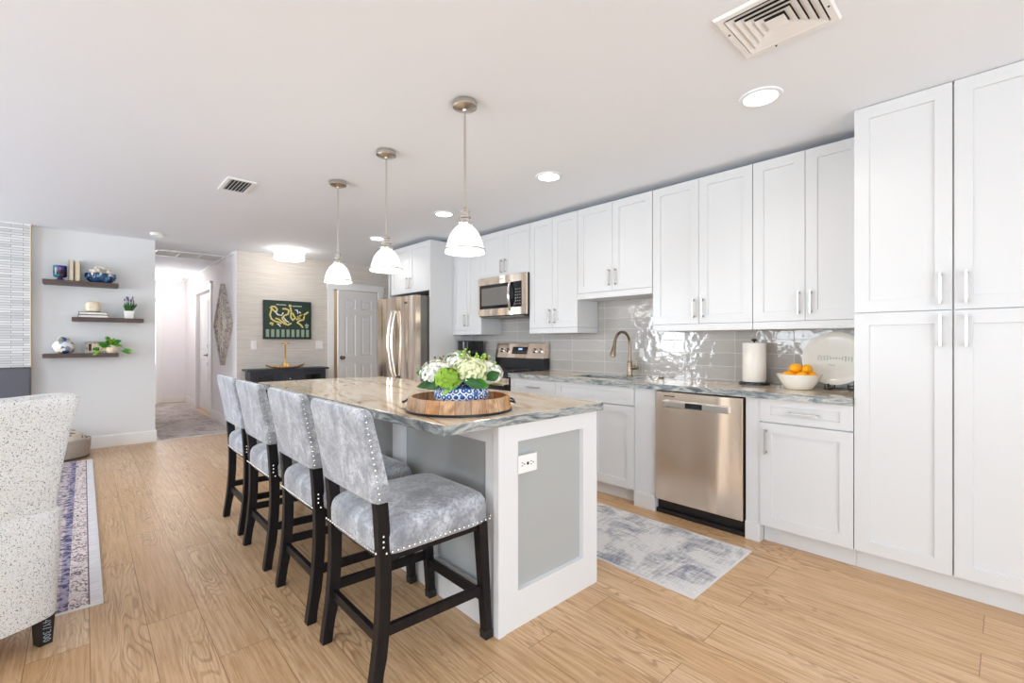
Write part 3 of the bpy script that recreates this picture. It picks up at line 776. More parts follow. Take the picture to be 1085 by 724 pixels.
# ================================================================== BAR STOOLS
def rear(z):   # rear edge of the curved back leg
    P = [(0, -.035), (.15, -.012), (.3, .0), (.45, .003), (.66, -.010), (.82, -.036), (.99, -.070)]
    for (a_, p), (b_, q) in zip(P, P[1:]):
        if z <= b_:
            s = (z-a_)/(b_-a_); return p + (q-p)*s
    return P[-1][1]
def rears(z): return (rear(max(0, z-.05)) + 2*rear(z) + rear(min(.99, z+.05)))/4
def make_stool():
    t = thing('bar_stool', (.74, 1.67, 0), 'x', 'bar stool')
    hw = .228
    for s in (-1, 1):
        bm = BM(); yc = s*(hw-.02); rings = []
        for k in range(17):
            z = .70*k/16; x = rears(z); d = .044 if z > .1 else .040
            rings.append([(x, yc-.02, z), (x+d, yc-.02, z), (x+d, yc+.02, z), (x, yc+.02, z)])
        loft(bm, rings); obj('leg', bm, 'espresso', t, local=True, bevel=.003)
    for s in (-1, 1):
        bm = BM(); yc = s*(hw-.02)
        r = lambda z, x, d: [(x-d/2, yc-d/2, z), (x+d/2, yc-d/2, z), (x+d/2, yc+d/2, z), (x-d/2, yc+d/2, z)]
        loft(bm, [r(.032, .482, .036), r(.485, .450, .044)]); lg = obj('leg', bm, 'espresso', t, local=True, bevel=.003)
        bm = BM(); loft(bm, [r(0, .484, .040), r(.034, .482, .041)]); obj('foot_cap', bm, 'black_fabric', lg, local=True, bevel=.003)
    def bar(p, q, hh=.019, ww=.010):
        bm = BM(); p, q = Vector(p), Vector(q); A = (q-p).normalized(); S = A.cross(Vector((0, 0, 1)))
        obox(bm, p, A, S, (0, 0, 1), (0, (q-p).length), (-ww, ww), (-hh, hh)); obj('stretcher', bm, 'espresso', t, local=True, bevel=.002)
    bar((.035, -hw+.02, .218), (.455, -hw+.02, .206)); bar((.035, hw-.02, .218), (.455, hw-.02, .206))
    bar((.018, -hw+.03, .188), (.018, hw-.03, .188)); bar((.470, -hw+.03, .170), (.470, hw-.03, .170))
    # seat rail
    bm = BM(); box(bm, .02, .47, -hw+.012, hw-.012, .455, .492); obj('seat_frame', bm, 'espresso', t, local=True)
    # seat
    bm = BM(); rings = []
    for z, sc in ((.480, .96), (.484, .985), (.492, 1), (.545, 1.003), (.566, .99), (.583, .955), (.596, .88), (.606, .74), (.612, .5), (.615, .2)):
        rings.append(sup(.245, 0, z, .252*sc, .238*sc, 7, 64))
    loft(bm, rings); st = obj('seat', bm, 'velvet', t, local=True, smooth=True)
    bm = BM(); y = -.2385
    def nail(p, n): 
        m_ = Matrix.Translation(p) @ Matrix.Diagonal((.0052, .0052, .0052, 1)); bmesh.ops.create_icosphere(bm, subdivisions=1, radius=1, matrix=m_)
    def row(pts, par):
        nonlocal bm
        bm = BM()
        for p in pts: nail(p, 0)
        obj('nailhead_row', bm, 'nickel', par, local=True, smooth=True)
    bm.free()
    for s in (-1, 1):
        row([(.012, s*.232, .50+.018*k) for k in range(1, 4)] + [(.02+.455*k/21, s*.2375, .497) for k in range(22)], st)
    row([(.4975, -.215+.43*k/21, .497) for k in range(22)], st); row([(-.0075, -.215+.43*k/21, .497) for k in range(22)], st)
    # back
    bm = BM(); rings = []
    lv = [(.662, .94, .8), (.668, .985, .95), (.68, 1, 1)] + [(.68+.27*k/10, 1, 1) for k in range(1, 11)] + [(.965, .995, .98), (.977, .975, .9), (.985, .94, .72), (.988, .88, .4)]
    for z, sy, sx in lv:
        th = .068 - .022*(z-.66)/.32; x = rears(z) - .006
        rings.append(sup(x+th/2, 0, z, th/2*sx, .236*sy, 9, 64))
    loft(bm, rings); bk = obj('backrest', bm, 'velvet', t, local=True, smooth=True)
    for s in (-1, 1): row([(rears(.684+.285*k/14)+.010, s*.2358, .684+.285*k/14) for k in range(15)], bk)
    row([(rears(.985)+.012, -.215+.43*k/22, .987 if abs(k-11) < 10 else .985) for k in range(23)], bk)
    return t
stool = make_stool()
lab = ['grey velvet bar stool nearest the camera, beside the island corner',
       'grey velvet bar stool second from the camera along the island',
       'grey velvet bar stool third from the camera along the island',
       'grey velvet bar stool farthest from the camera, near the hallway']
for i, (dy, dx) in enumerate(((0, -.008), (.59, -.008), (1.225, -.010), (1.825, .002))):
    o = stool if i == 0 else copy_tree(stool)
    o.location = (.738+dx, 1.668+dy, 0); o['label'] = lab[i]; o['group'] = 'bar stools along the island'

# ================================================================== APPLIANCES
# dishwasher
t = thing('dishwasher', (3.2, 1.41, 0), 'stainless steel dishwasher with a pocket bar handle between white filler panels', 'dishwasher')
bm = BM(); box(bm, 3.015, 3.55, 1.1065, 1.7135, .10, .868); obj('tub', bm, 'blackplastic', t)
bm = BM(); box(bm, 2.975, 3.012, 1.114, 1.706, .102, .862); obj('door_panel', bm, 'steel', t, bevel=.004)
bm = BM(); box(bm, 3.03, 3.10, 1.108, 1.712, .002, .098); box(bm, 3.0, 3.03, 1.108, 1.712, .002, .03); obj('kick_plate', bm, 'blackplastic', t)
bm = BM(); box(bm, 2.955, 2.9748, 1.190, 1.640, .758, .806); hd = obj('handle', bm, 'handle', t, bevel=.006)
bm = BM(); box(bm, 2.952, 2.9552, 1.36, 1.475, .765, .800); obj('handle_recess', bm, 'blackplastic', hd)
bm = BM(); box(bm, 2.9735, 2.9749, 1.56, 1.64, .832, .838); obj('badge', bm, 'blackplastic', t)
# microwave
t = thing('microwave', (3.38, 3.62, 1.48), 'stainless over-the-range microwave with a curved handle', 'microwave')
bm = BM(); box(bm, 3.225, 3.5515, 3.2425, 3.9995, 1.4815, 1.904); obj('body', bm, 'blackplastic', t)
bm = BM(); panelled(bm, (3.205, 3.2425, 1.49), (0, 1, 0), (0, 0, 1), (-1, 0, 0), .757, .414, .02, [(.065, .735, .075, .335)], .004, .002)
fp = obj('front_panel', bm, 'steel', t, bevel=.002)
bm = BM(); box(bm, 3.2055, 3.209, 3.31, 3.975, 1.567, 1.823); gl = obj('window', bm, 'blackglass', t)
bm = BM(); box(bm, 3.2040, 3.2053, 3.50, 3.94, 1.60, 1.79); obj('window_glass', bm, 'steelside', gl)
bm = BM(); pts = [(3.203-.045*math.sin(PI*k/12), 3.475-.02*math.sin(PI*k/12), 1.535+.31*k/12) for k in range(13)]; tube(bm, pts, .014, 12); obj('handle', bm, 'chrome', t, smooth=True)
bm = BM()
for i in range(3):
    for j in range(6): box(bm, 3.2035, 3.2054, 3.325+.03*i, 3.343+.03*i, 1.59+.03*j, 1.602+.03*j)
obj('keypad', bm, 'steelside', t)
bm = BM(); box(bm, 3.2, 3.2046, 3.6, 3.66, 1.862, 1.875); obj('badge', bm, 'chrome', t)
bm = BM(); box(bm, 3.23, 3.50, 3.30, 3.95, 1.470, 1.4812); obj('vent_grille', bm, 'steelside', t)
# range
t = thing('range', (3.27, 3.62, 0), 'stainless electric range with a slanted control panel under the microwave', 'stove')
bm = BM(); box(bm, 3.0, 3.545, 3.2425, 3.9985, .05, .912); obj('body', bm, 'blackplastic', t, bevel=.002)
bm = BM(); box(bm, 2.985, 3.44, 3.2405, 3.9995, .9125, .920); ck = obj('cooktop', bm, 'blackglass', t, bevel=.002)
bm = BM()
for x_, y_ in ((3.1, 3.44), (3.1, 3.80), (3.32, 3.44), (3.32, 3.80)): lathe(bm, [(.09, .9203), (.09, .9206), (.083, .9206), (.083, .9203)], (x_, y_, 0), 32, False)
obj('burner_ring', bm, 'steelside', ck)
bm = BM(); box(bm, 3.455, 3.546, 3.2425, 3.9985, .9205, 1.04); obj('riser', bm, 'blackplastic', t)
bm = BM(); O = Vector((3.452, 3.2425, 1.03))
pr_ = [(3.445, 1.035), (3.490, 1.195), (3.51, 1.2), (3.546, 1.2), (3.546, 1.035)]
loft(bm, [[(x_, y_, z_) for x_, z_ in pr_] for y_ in (3.2435, 3.9975)]); cp = obj('control_panel', bm, 'steel', t, bevel=.003)
Nn = Vector((-.16, 0, .045)).normalized(); Vv = Vector((.045, 0, .16)).normalized()
cpO = Vector((3.445, 0, 1.035))
for y_ in (3.30, 3.385, 3.80+.0, 3.88+.02):
    bm = BM(); c = cpO + Vv*.085 + Vector((0, y_, 0))
    tube(bm, [c, c+Nn*.012, c+Nn*.030], [.026, .022, .020], 20); k_ = obj('knob', bm, 'chrome', cp, smooth=True)
bm = BM(); obox(bm, cpO+Vector((0, 3.49, 0)), (0, 1, 0), Vv, Nn, (0, .235), (.045, .125), (.0003, .002)); ds = obj('display', bm, 'blackglass', cp)
bm = BM(); obox(bm, cpO+Vector((0, 3.57, 0)), (0, 1, 0), Vv, Nn, (0, .06), (.09, .11), (.002, .0026)); obj('clock', bm, 'display', ds)
bm = BM()
for i in range(7): 
    for vv in (.06, .075): obox(bm, cpO+Vector((0, 3.50+.031*i, 0)), (0, 1, 0), Vv, Nn, (0, .014), (vv, vv+.005), (.002, .0025))
obj('button_row', bm, 'steelside', ds)
bm = BM(); box(bm, 2.972, 2.9995, 3.245, 3.996, .22, .86); od = obj('oven_door', bm, 'blackglass', t, bevel=.003)
bm = BM(); box(bm, 2.968, 2.9725, 3.245, 3.996, .80, .86); obj('door_trim', bm, 'steel', od)
bm = BM(); tube(bm, [(2.93, 3.28, .80), (2.93, 3.96, .80)], .012); 
for y_ in (3.30, 3.94): tube(bm, [(2.93, y_, .80), (2.968, y_, .80)], .009)
obj('handle', bm, 'chrome', od, smooth=True)
bm = BM(); box(bm, 2.975, 2.9995, 3.245, 3.996, .06, .21); obj('storage_drawer', bm, 'steel', t)
# refrigerator
t = thing('refrigerator', (3.1, 5.04, 0), 'stainless french-door refrigerator with curved vertical handles', 'refrigerator')
bm = BM(); box(bm, 2.83, 3.50, 4.582, 5.495, .02, 1.745); obj('body', bm, 'steelside', t, bevel=.004)
for (y0, y1) in ((4.580, 5.036), (5.042, 5.498)):
    bm = BM(); n = 9
    prof = [(2.745+.018*((2*k/n-1)**4), y0+(y1-y0)*k/n) for k in range(n+1)] + [(2.825, y1), (2.825, y0)]
    loft(bm, [[(x_, y_, z_) for x_, y_ in prof] for z_ in (.72, 1.745)]); dr = obj('door', bm, 'steel', t, smooth=True)
    s = -1 if y0 < 5 else 1; yh = 5.039+s*.045
    bm = BM(); pts = [(2.745-.012-.055*math.sin(PI*k/16)**.7, yh+s*.0, .80+.78*k/16) for k in range(17)]; tube(bm, pts, .0135, 12); obj('handle', bm, 'chrome', dr, smooth=True)
bm = BM(); box(bm, 2.748, 2.826, 4.580, 5.498, .06, .71); fz = obj('freezer_drawer', bm, 'steel', t, bevel=.006)
bm = BM(); tube(bm, [(2.70, 4.66, .64), (2.69, 5.04, .64), (2.70, 5.42, .64)], .0135); obj('handle', bm, 'chrome', fz, smooth=True)
bm = BM(); box(bm, 2.742, 2.7455, 4.74, 4.80, 1.655, 1.672); obj('badge', bm, 'blackplastic', t)
bm = BM(); box(bm, 2.80, 2.92, 4.60, 4.70, 1.7455, 1.765); box(bm, 2.80, 2.92, 5.38, 5.48, 1.7455, 1.765); obj('hinge_cover', bm, 'blackplastic', t, bevel=.003)

# ================================================================== LIGHT FITTINGS
def lamp(o_parent, loc, e, r=.05, kind='POINT', spot=2.4):
    l = D.lights.new('lamp_light', kind); l.energy = e; l.color = WARM; l.shadow_soft_size = r
    if kind == 'SPOT': l.spot_size = spot; l.spot_blend = .6
    o = D.objects.new('lamp_light', l); COL.objects.link(o); o.location = Vector(loc) - ORG[o_parent.name]; o.parent = o_parent
def make_pendant(x, y, label):
    t = thing('pendant_light', (x, y, 1.655), label, 'pendant lamp', 'pendant lamps over the island')
    bm = BM(); lathe(bm, [(.055, 2.408), (.063, 2.412), (.063, 2.432), (.058, 2.4395)], (x, y, 0), 40); lathe(bm, [(.009, 2.392), (.012, 2.399), (.034, 2.403), (.052, 2.408)], (x, y, 0), 32)
    obj('canopy', bm, 'nickel', t, smooth=True)
    bm = BM(); lathe(bm, [(.0055, 1.89), (.0055, 2.385)], (x, y, 0), 12); obj('rod', bm, 'nickel', t, smooth=True)
    bm = BM(); lathe(bm, [(.036, 1.808), (.038, 1.818), (.027, 1.824), (.025, 1.842), (.031, 1.846), (.031, 1.854), (.020, 1.860), (.019, 1.876), (.023, 1.879), (.023, 1.884), (.011, 1.890), (.008, 1.905)], (x, y, 0), 28)
    for s in (0, 2*PI/3, 4*PI/3):
        c = Vector((x+.036*math.cos(s), y+.036*math.sin(s), 1.828)); tube(bm, [c, c+Vector((.014*math.cos(s), .014*math.sin(s), 0))], .004, 8)
    obj('socket', bm, 'nickel', t, smooth=True)
    bm = BM()
    prof = [(.034, 1.812), (.038, 1.804), (.050, 1.794), (.062, 1.780), (.073, 1.764), (.082, 1.744), (.089, 1.722), (.094, 1.702), (.099, 1.688), (.103, 1.668), (.100, 1.668), (.096, 1.672), (.093, 1.69), (.088, 1.716), (.062, 1.765), (.030, 1.806)]
    lathe(bm, prof, (x, y, 0), 48); sh = obj('glass_shade', bm, 'shade', t, smooth=True)
    bm = BM(); lathe(bm, [(.1010, 1.678), (.1055, 1.679), (.1055, 1.686), (.1000, 1.687)], (x, y, 0), 48, False); obj('shade_ring', bm, 'nickel', sh, smooth=True)
    bm = BM(); ball(bm, (x, y, 1.735), .03, 16); obj('bulb', bm, 'lens', t, smooth=True)
    lamp(t, (x, y, 1.62), PEND_W, .09)
make_pendant(1.43, 1.893, 'nickel pendant lamp with bell glass shade, nearest and largest of the three')
make_pendant(1.43, 2.73, 'nickel pendant lamp with bell glass shade, middle of the three over the island')
make_pendant(1.43, 3.50, 'nickel pendant lamp with bell glass shade, farthest of the three, near the doorway')
def downlight(x, y, label):
    t = thing('recessed_light', (x, y, 2.43), label, 'ceiling light', 'recessed ceiling lights')
    bm = BM(); lathe(bm, [(.098, 2.4398), (.096, 2.434), (.078, 2.431), (.074, 2.4395)], (x, y, 0), 40, False); obj('trim_ring', bm, 'ceiling', t, smooth=True)
    bm = BM(); lathe(bm, [(.076, 2.4385), (.076, 2.4335), (.01, 2.4325)], (x, y, 0), 40); obj('lens', bm, 'lens', t)
    lamp(t, (x, y, 2.415), DOWN_W, .07, 'SPOT', 2.7)
downlight(2.484, .844, 'recessed ceiling light nearest the camera, below the square air vent')
downlight(2.53, 2.32, 'recessed ceiling light above the aisle in front of the sink')
downlight(2.533, 3.684, 'recessed ceiling light beside the nearest pendant lamp, in front of the range')
downlight(2.557, 5.097, 'recessed ceiling light farthest back, in front of the refrigerator')
def flush(x, y, r, label, w):
    t = thing('flush_ceiling_light', (x, y, 2.30), label, 'ceiling light')
    bm = BM(); lathe(bm, [(r*.5, 2.4395), (r*.5, 2.425), (.02, 2.42)], (x, y, 0), 32); obj('mount', bm, 'nickel', t, smooth=True)
    bm = BM(); lathe(bm, [(r*.99, 2.425), (r, 2.42), (r, 2.315), (r*.97, 2.308), (r*.6, 2.303), (.01, 2.301)], (x, y, 0), 48); d_ = obj('drum_shade', bm, 'drum', t, smooth=True)
    bm = BM(); lathe(bm, [(r*1.003, 2.360), (r*1.012, 2.361), (r*1.012, 2.366), (r*1.003, 2.367)], (x, y, 0), 48, False)
    for s in (.3, 2.4, 4.5): tube(bm, [(x+r*1.008*math.cos(s), y+r*1.008*math.sin(s), 2.364), (x+r*1.008*math.cos(s), y+r*1.008*math.sin(s), 2.435)], .0025, 6)
    obj('band', bm, 'nickel', d_)
    lamp(t, (x, y, 2.24), w, .15)
flush(2.02, 6.55, .185, 'round drum ceiling light in front of the wallpapered wall with the green poster', FLUSH_W)
flush(1.10, 10.2, .19, 'round drum ceiling light in the hallway', 11)
flush(3.2, 8.0, .17, 'added unseen drum ceiling light brightening the room behind the open white door', 8)  # unseen fitting, added to light the room beyond the door
# ceiling vents
t = thing('ceiling_vent', (1.925, .6, 2.42), 'large square white four-way ceiling air vent near the camera', 'air vent')
cx_, cy_ = 1.925, .597
bm = BM()
def sqring(bm, r0, z0, r1, z1, th=.0015):
    loft(bm, [[(cx_+a_*r0, cy_+b_*r0, z0) for a_, b_ in ((-1,-1),(1,-1),(1,1),(-1,1))], [(cx_+a_*r1, cy_+b_*r1, z1) for a_, b_ in ((-1,-1),(1,-1),(1,1),(-1,1))],
              [(cx_+a_*(r1-.001), cy_+b_*(r1-.001), z1+th) for a_, b_ in ((-1,-1),(1,-1),(1,1),(-1,1))], [(cx_+a_*(r0-.001), cy_+b_*(r0-.001), z0+th) for a_, b_ in ((-1,-1),(1,-1),(1,1),(-1,1))]], False)
sqring(bm, .172, 2.438, .165, 2.428); sqring(bm, .165, 2.428, .143, 2.428); sqring(bm, .143, 2.428, .140, 2.437); obj('frame', bm, 'trim', t)
bm = BM(); box(bm, cx_-.142, cx_+.142, cy_-.142, cy_+.142, 2.4375, 2.4392); obj('duct_opening', bm, 'dark', t)
for r0 in (.138, .112, .086, .060):
    bm = BM(); sqring(bm, r0, 2.426, r0-.0235, 2.434); obj('louvre', bm, 'trim', t)
bm = BM(); loft(bm, [[(cx_+a_*.034, cy_+b_*.034, 2.424) for a_, b_ in ((-1,-1),(1,-1),(1,1),(-1,1))], [(cx_+a_*.004, cy_+b_*.004, 2.434) for a_, b_ in ((-1,-1),(1,-1),(1,1),(-1,1))]]); obj('centre_plate', bm, 'trim', t)
bm = BM()
for a_, b_ in ((.155, .05), (-.155, -.05), (.05, -.155), (-.05, .155)): ball(bm, (cx_+a_, cy_+b_, 2.4275), .004, 8)
obj('screw', bm, 'dark', t)
t = thing('ceiling_register', (.885, 4.11, 2.425), 'small rectangular slatted ceiling vent left of the pendant lamps', 'air vent')
bm = BM(); box(bm, .785, .81, 3.94, 4.30, 2.430, 2.4395); box(bm, .955, .98, 3.94, 4.30, 2.430, 2.4395); box(bm, .81, .955, 3.94, 3.965, 2.430, 2.4395); box(bm, .81, .955, 4.275, 4.30, 2.430, 2.4395); obj('frame', bm, 'trim', t)
bm = BM(); box(bm, .81, .955, 3.965, 4.275, 2.4375, 2.4392); obj('duct_opening', bm, 'dark', t)
for k in range(6):
    bm = BM(); x_ = .815+.024*k; obox(bm, (x_, 3.965, 2.428), (0, 1, 0), Vector((.7, 0, .7)).normalized(), Vector((-.7, 0, .7)).normalized(), (0, .31), (0, .012), (0, .0015)); obj('slat', bm, 'trim', t)
t = thing('attic_hatch', (1.09, 7.9, 2.42), 'flush ceiling return-air grille in three sections across the hallway entrance', 'air vent')
bm = BM(); box(bm, .70, 1.48, 7.64, 7.665, 2.425, 2.4395); box(bm, .70, 1.48, 8.115, 8.14, 2.425, 2.4395)
for x_ in (.70, .955, 1.205, 1.46): box(bm, x_, x_+.02, 7.665, 8.115, 2.425, 2.4395)
obj('frame', bm, 'trim', t)
bm = BM(); box(bm, .72, 1.46, 7.665, 8.115, 2.4375, 2.4393); gp = obj('grille_backing', bm, 'slate', t)
bm = BM()
for k in range(26): box(bm, .72, 1.46, 7.67+.017*k, 7.678+.017*k, 2.430, 2.4372)
obj('louvres', bm, 'wall', t)
bm = BM(); lathe(bm, [(.065, 2.4397), (.065, 2.43), (.058, 2.415), (.02, 2.411)], (.61, 6.58, 0), 32); tag(obj('smoke_detector', bm, 'trim', smooth=True), 'round white smoke detector on the ceiling before the hallway', 'smoke detector')

# ================================================================== WALL ITEMS
def switch(x, w, label, n):
    t = thing('light_switch', (x, 7.045, 1.10), label, 'light switch')
    bm = BM(); box(bm, x-w/2, x+w/2, 7.043, 7.0498, 1.105, 1.225); obj('plate', bm, 'plateplastic', t, bevel=.002)
    for k in range(n):
        xc = x + (k-(n-1)/2)*.046; bm = BM(); box(bm, xc-.016, xc+.016, 7.0405, 7.043, 1.133, 1.197); obj('rocker', bm, 'trim', t, bevel=.001)
switch(1.711, .072, 'white single switch plate left of the candlestick, under the poster', 1)
switch(2.596, .10, 'white double switch plate beside the door casing', 2)
t = thing('outlet', (3.548, 2.36, 1.03), 'pale outlet plate on the backsplash just right of the faucet neck', 'outlet')
bm = BM(); box(bm, 3.546, 3.5518, 2.13, 2.20, 1.06, 1.175); obj('cover_plate', bm, 'tile', t, bevel=.001)
bm = BM(); box(bm, 3.544, 3.546, 2.145, 2.185, 1.08, 1.155); obj('receptacle', bm, 'wall', t)
# poster
px0, px1, pz0, pz1, py = 1.831, 2.454, 1.255, 1.785, 7.012
t = thing('golf_course_poster', ((px0+px1)/2, 7.03, pz0), 'dark green poster of a golden course map above the console table', 'poster')
bm = BM(); box(bm, px0, px1, py, 7.0495, pz0, pz1); obj('board', bm, 'greenposter', t)
bm = BM(); e_ = .008
box(bm, px0-e_, px1+e_, py-.004, 7.0494, pz0-e_, pz0-.0003); box(bm, px0-e_, px1+e_, py-.004, 7.0494, pz1+.0003, pz1+e_); box(bm, px0-e_, px0-.0003, py-.004, 7.0494, pz0, pz1); box(bm, px1+.0003, px1+e_, py-.004, 7.0494, pz0, pz1); obj('frame', bm, 'blackplastic', t)
def ribbon(bm, pts, w, y):
    """flat printed stroke lying on the board"""
    n = len(pts); Ls, Rs = [], []
    for i, p in enumerate(pts):
        a_ = pts[max(0, i-1)]; b_ = pts[min(n-1, i+1)]; dx, dz = b_[0]-a_[0], b_[1]-a_[1]; l = math.hypot(dx, dz) or 1
        ww = w*(.6+.5*math.sin(i*1.7)**2)/2
        Ls.append((p[0]-dz/l*ww, p[1]+dx/l*ww)); Rs.append((p[0]+dz/l*ww, p[1]-dx/l*ww))
    vs = [bm.verts.new((x_, y, z_)) for x_, z_ in Ls+Rs[::-1]]
    m_ = len(Ls)
    for i in range(m_-1): bm.faces.new((vs[i], vs[i+1], vs[2*m_-2-i], vs[2*m_-1-i]))
W_, H_ = px1-px0, pz1-pz0
def pt(u, v): return (px0+u*W_, pz1-v*H_)
strokes = [[(.12,.2),(.16,.15),(.22,.15),(.27,.22),(.25,.3),(.2,.26),(.16,.2),(.14,.28),(.12,.38),(.15,.48),(.22,.54),(.3,.56),(.36,.6)],
 [(.23,.46),(.3,.48),(.36,.54),(.42,.6),(.5,.63),(.57,.58)], [(.38,.2),(.46,.2),(.52,.24),(.5,.34),(.42,.38),(.37,.45),(.42,.54),(.46,.6)],
 [(.55,.15),(.57,.28),(.56,.42),(.6,.5),(.66,.44),(.62,.36),(.6,.3)], [(.68,.48),(.75,.44),(.82,.38),(.88,.32),(.95,.26)], [(.7,.42),(.78,.36),(.86,.38),(.84,.48),(.76,.5),(.7,.56),(.78,.62),(.83,.7)],
 [(.12,.62),(.14,.58),(.18,.6),(.16,.65)], [(.72,.4),(.78,.42),(.84,.34)]]
bm = BM()
for s in strokes:
    P = [pt(*p) for p in s]; Q = []
    for a_, b_ in zip(P, P[1:]): Q += [((a_[0]*(1-k/4)+b_[0]*k/4), (a_[1]*(1-k/4)+b_[1]*k/4)) for k in range(4)]
    ribbon(bm, Q+[P[-1]], .026, py-.0006)
obj('map_fairways', bm, 'postergold', t)
bm = BM()
for s in [[(.22,.28),(.28,.36),(.36,.38),(.4,.3)], [(.4,.42),(.46,.52),(.52,.56)], [(.65,.22),(.7,.22),(.72,.32)], [(.74,.26),(.78,.3)], [(.26,.6),(.3,.62),(.34,.68)]]: ribbon(bm, [pt(*p) for p in s], .018, py-.0009)
obj('map_bunkers', bm, 'posterwhite', t); bm = BM()
for k in range(8): box(bm, *( pt(.25+.027*k, 0)[0], pt(.25+.027*k+.019, 0)[0], py-.0012, py-.0002, pt(0, .105)[1], pt(0, .085)[1]))
obj('title_lettering', bm, 'posterwhite', t); bm = BM()
for k in range(8): box(bm, *( pt(.59+.027*k, 0)[0], pt(.59+.027*k+.019, 0)[0], py-.0012, py-.0002, pt(0, .125)[1], pt(0, .105)[1]))
obj('title_lettering', bm, 'posterwhite', t); bm = BM()
for u, v, ww in ((.9,.58,.02),(.87,.62,.09),(.88,.65,.07),(.89,.69,.05)): box(bm, pt(u, 0)[0], pt(u+ww, 0)[0], py-.0012, py-.0002, pt(0, v+.015)[1], pt(0, v)[1])
obj('legend_lettering', bm, 'posterwhite', t)
bm = BM(); box(bm, pt(.515, 0)[0], pt(.57, 0)[0], py-.0015, py-.0002, pt(0, .14)[1], pt(0, .08)[1]); obj('crest', bm, 'postergold', t)
bm = BM()
for k in range(9): box(bm, pt(.035+.108*k, 0)[0], pt(.10+.108*k, 0)[0], py-.0012, py-.0002, pt(0, .955)[1], pt(0, .755)[1])
obj('score_column', bm, 'postergrey', t)
# diamond carved panel on the hall wall
t = thing('wall_art', (1.48, 7.745, .87), 'diamond-shaped carved whitewashed wood panel on the hallway wall', 'wall decor')
yc, zc = 7.745, 1.46; hy, hz = .50, .59
def dia(s, x): return [(x, yc-hy*s, zc), (x, yc, zc-hz*s), (x, yc+hy*s, zc), (x, yc, zc+hz*s)]
bm = BM(); loft(bm, [dia(1, 1.5045), dia(1, 1.445), dia(.90, 1.445), dia(.89, 1.452), dia(.89, 1.5044)], False); obj('frame', bm, 'driftwood', t)
bm = BM(); loft(bm, [dia(.888, 1.503), dia(.888, 1.466)]); obj('carved_panel', bm, 'carved', t)
bm = BM()
def arc(cy, cz, r, a0, a1, n=14, rr=.007):
    tube(bm, [(1.463, cy+r*math.cos(a0+(a1-a0)*k/n), cz+r*math.sin(a0+(a1-a0)*k/n)) for k in range(n+1)], rr, 6)
arc(yc, zc, .12, 0, 2*PI, 24); arc(yc, zc, .2, 0, 2*PI, 30)
for k in range(8):
    a_ = 2*PI*k/8; arc(yc+.2*math.cos(a_), zc+.2*math.sin(a_)*1.15, .07, 0, 2*PI, 14, .006)
for s in (-1, 1): arc(yc, zc+s*.37, .075, 0, 2*PI, 16); arc(yc+s*.31, zc, .06, 0, 2*PI, 14)
obj('scrollwork', bm, 'coral', t, smooth=True)

# shelves and what stands on them
def shelf(x0, x1, z, label):
    bm = BM(); box(bm, x0, x1, 6.83, 7.0495, z-.043, z)
    tag(obj('floating_shelf', bm, 'shelfwood', bevel=.002), label, 'shelf', 'dark floating shelves')
shelf(-.315, .290, 1.868, 'top dark wood floating shelf on the grey wall, carrying the blue bowl')
shelf(-.094, .512, 1.478, 'middle dark wood floating shelf, set further right, carrying the lavender pot')
shelf(-.315, .290, 1.083, 'bottom dark wood floating shelf, carrying the round patterned vase')
z = 1.868
t = thing('candle_jar', (-.185, 6.92, z), 'dark iridescent jar on a short foot, on the top shelf', 'candle')
bm = BM(); lathe(bm, [(.048, z+.0003), (.05, z+.006), (.022, z+.02), (.022, z+.03), (.048, z+.040), (.054, z+.048), (.054, z+.158), (.048, z+.158), (.046, z+.06)], (-.185, 6.92, 0), 28); obj('jar', bm, 'candleglass', t, smooth=True)
bm = BM(); lathe(bm, [(.0455, z+.065), (.0455, z+.135), (.01, z+.136)], (-.185, 6.92, 0), 24); obj('wax', bm, 'navy', t, smooth=True)
def book_up(x0, x1, z0, z1, label, y0=6.86, y1=7.03):
    t = thing('book', ((x0+x1)/2, 6.95, z0), label, 'book', 'upright books')
    bm = BM(); box(bm, x0, x0+.003, y0, y1, z0+.0003, z1); box(bm, x1-.003, x1, y0, y1, z0+.0003, z1); box(bm, x0+.003, x1-.003, y1-.003, y1, z0+.0003, z1); obj('cover', bm, 'bookcover', t)
    bm = BM(); box(bm, x0+.0032, x1-.0032, y0+.004, y1-.0032, z0+.004, z1-.005); obj('pages', bm, 'pages', t)
book_up(-.117, -.078, z, z+.225, 'upright book with page edges showing, left of the pair on the top shelf')
book_up(-.072, -.026, z, z+.222, 'upright book with page edges showing, right of the pair beside the blue bowl')
t = thing('shell_bowl', (.14, 6.92, z), 'scalloped blue glass bowl filled with white coral on the top shelf', 'bowl')
bm = BM(); rings = []
for r, zz in ((.062, .0004), (.092, .012), (.116, .04), (.124, .07), (.118, .105), (.108, .103), (.10, .06), (.06, .02)):
    rings.append([(.14+(r+.010*math.cos(10*a_)*min(1, zz*18))*math.cos(a_)*1.0, 6.92+(r+.010*math.cos(10*a_)*min(1, zz*18))*math.sin(a_)*.75, z+zz) for a_ in [2*PI*k/60 for k in range(60)]])
loft(bm, rings); obj('bowl', bm, 'blueglass', t, smooth=True)
random.seed(3); bm = BM()
for k in range(46):
    a_ = random.uniform(0, 2*PI); r_ = random.uniform(0, .105)**1.0; hgt = .185-(r_/.12)**2*.07
    p = Vector((.14+r_*math.cos(a_), 6.92+r_*.7*math.sin(a_), z+hgt-.012)); bmesh.ops.create_icosphere(bm, subdivisions=1, radius=random.uniform(.014, .024), matrix=Matrix.Translation(p) @ Matrix.Rotation(random.random()*3, 4, 'X'))
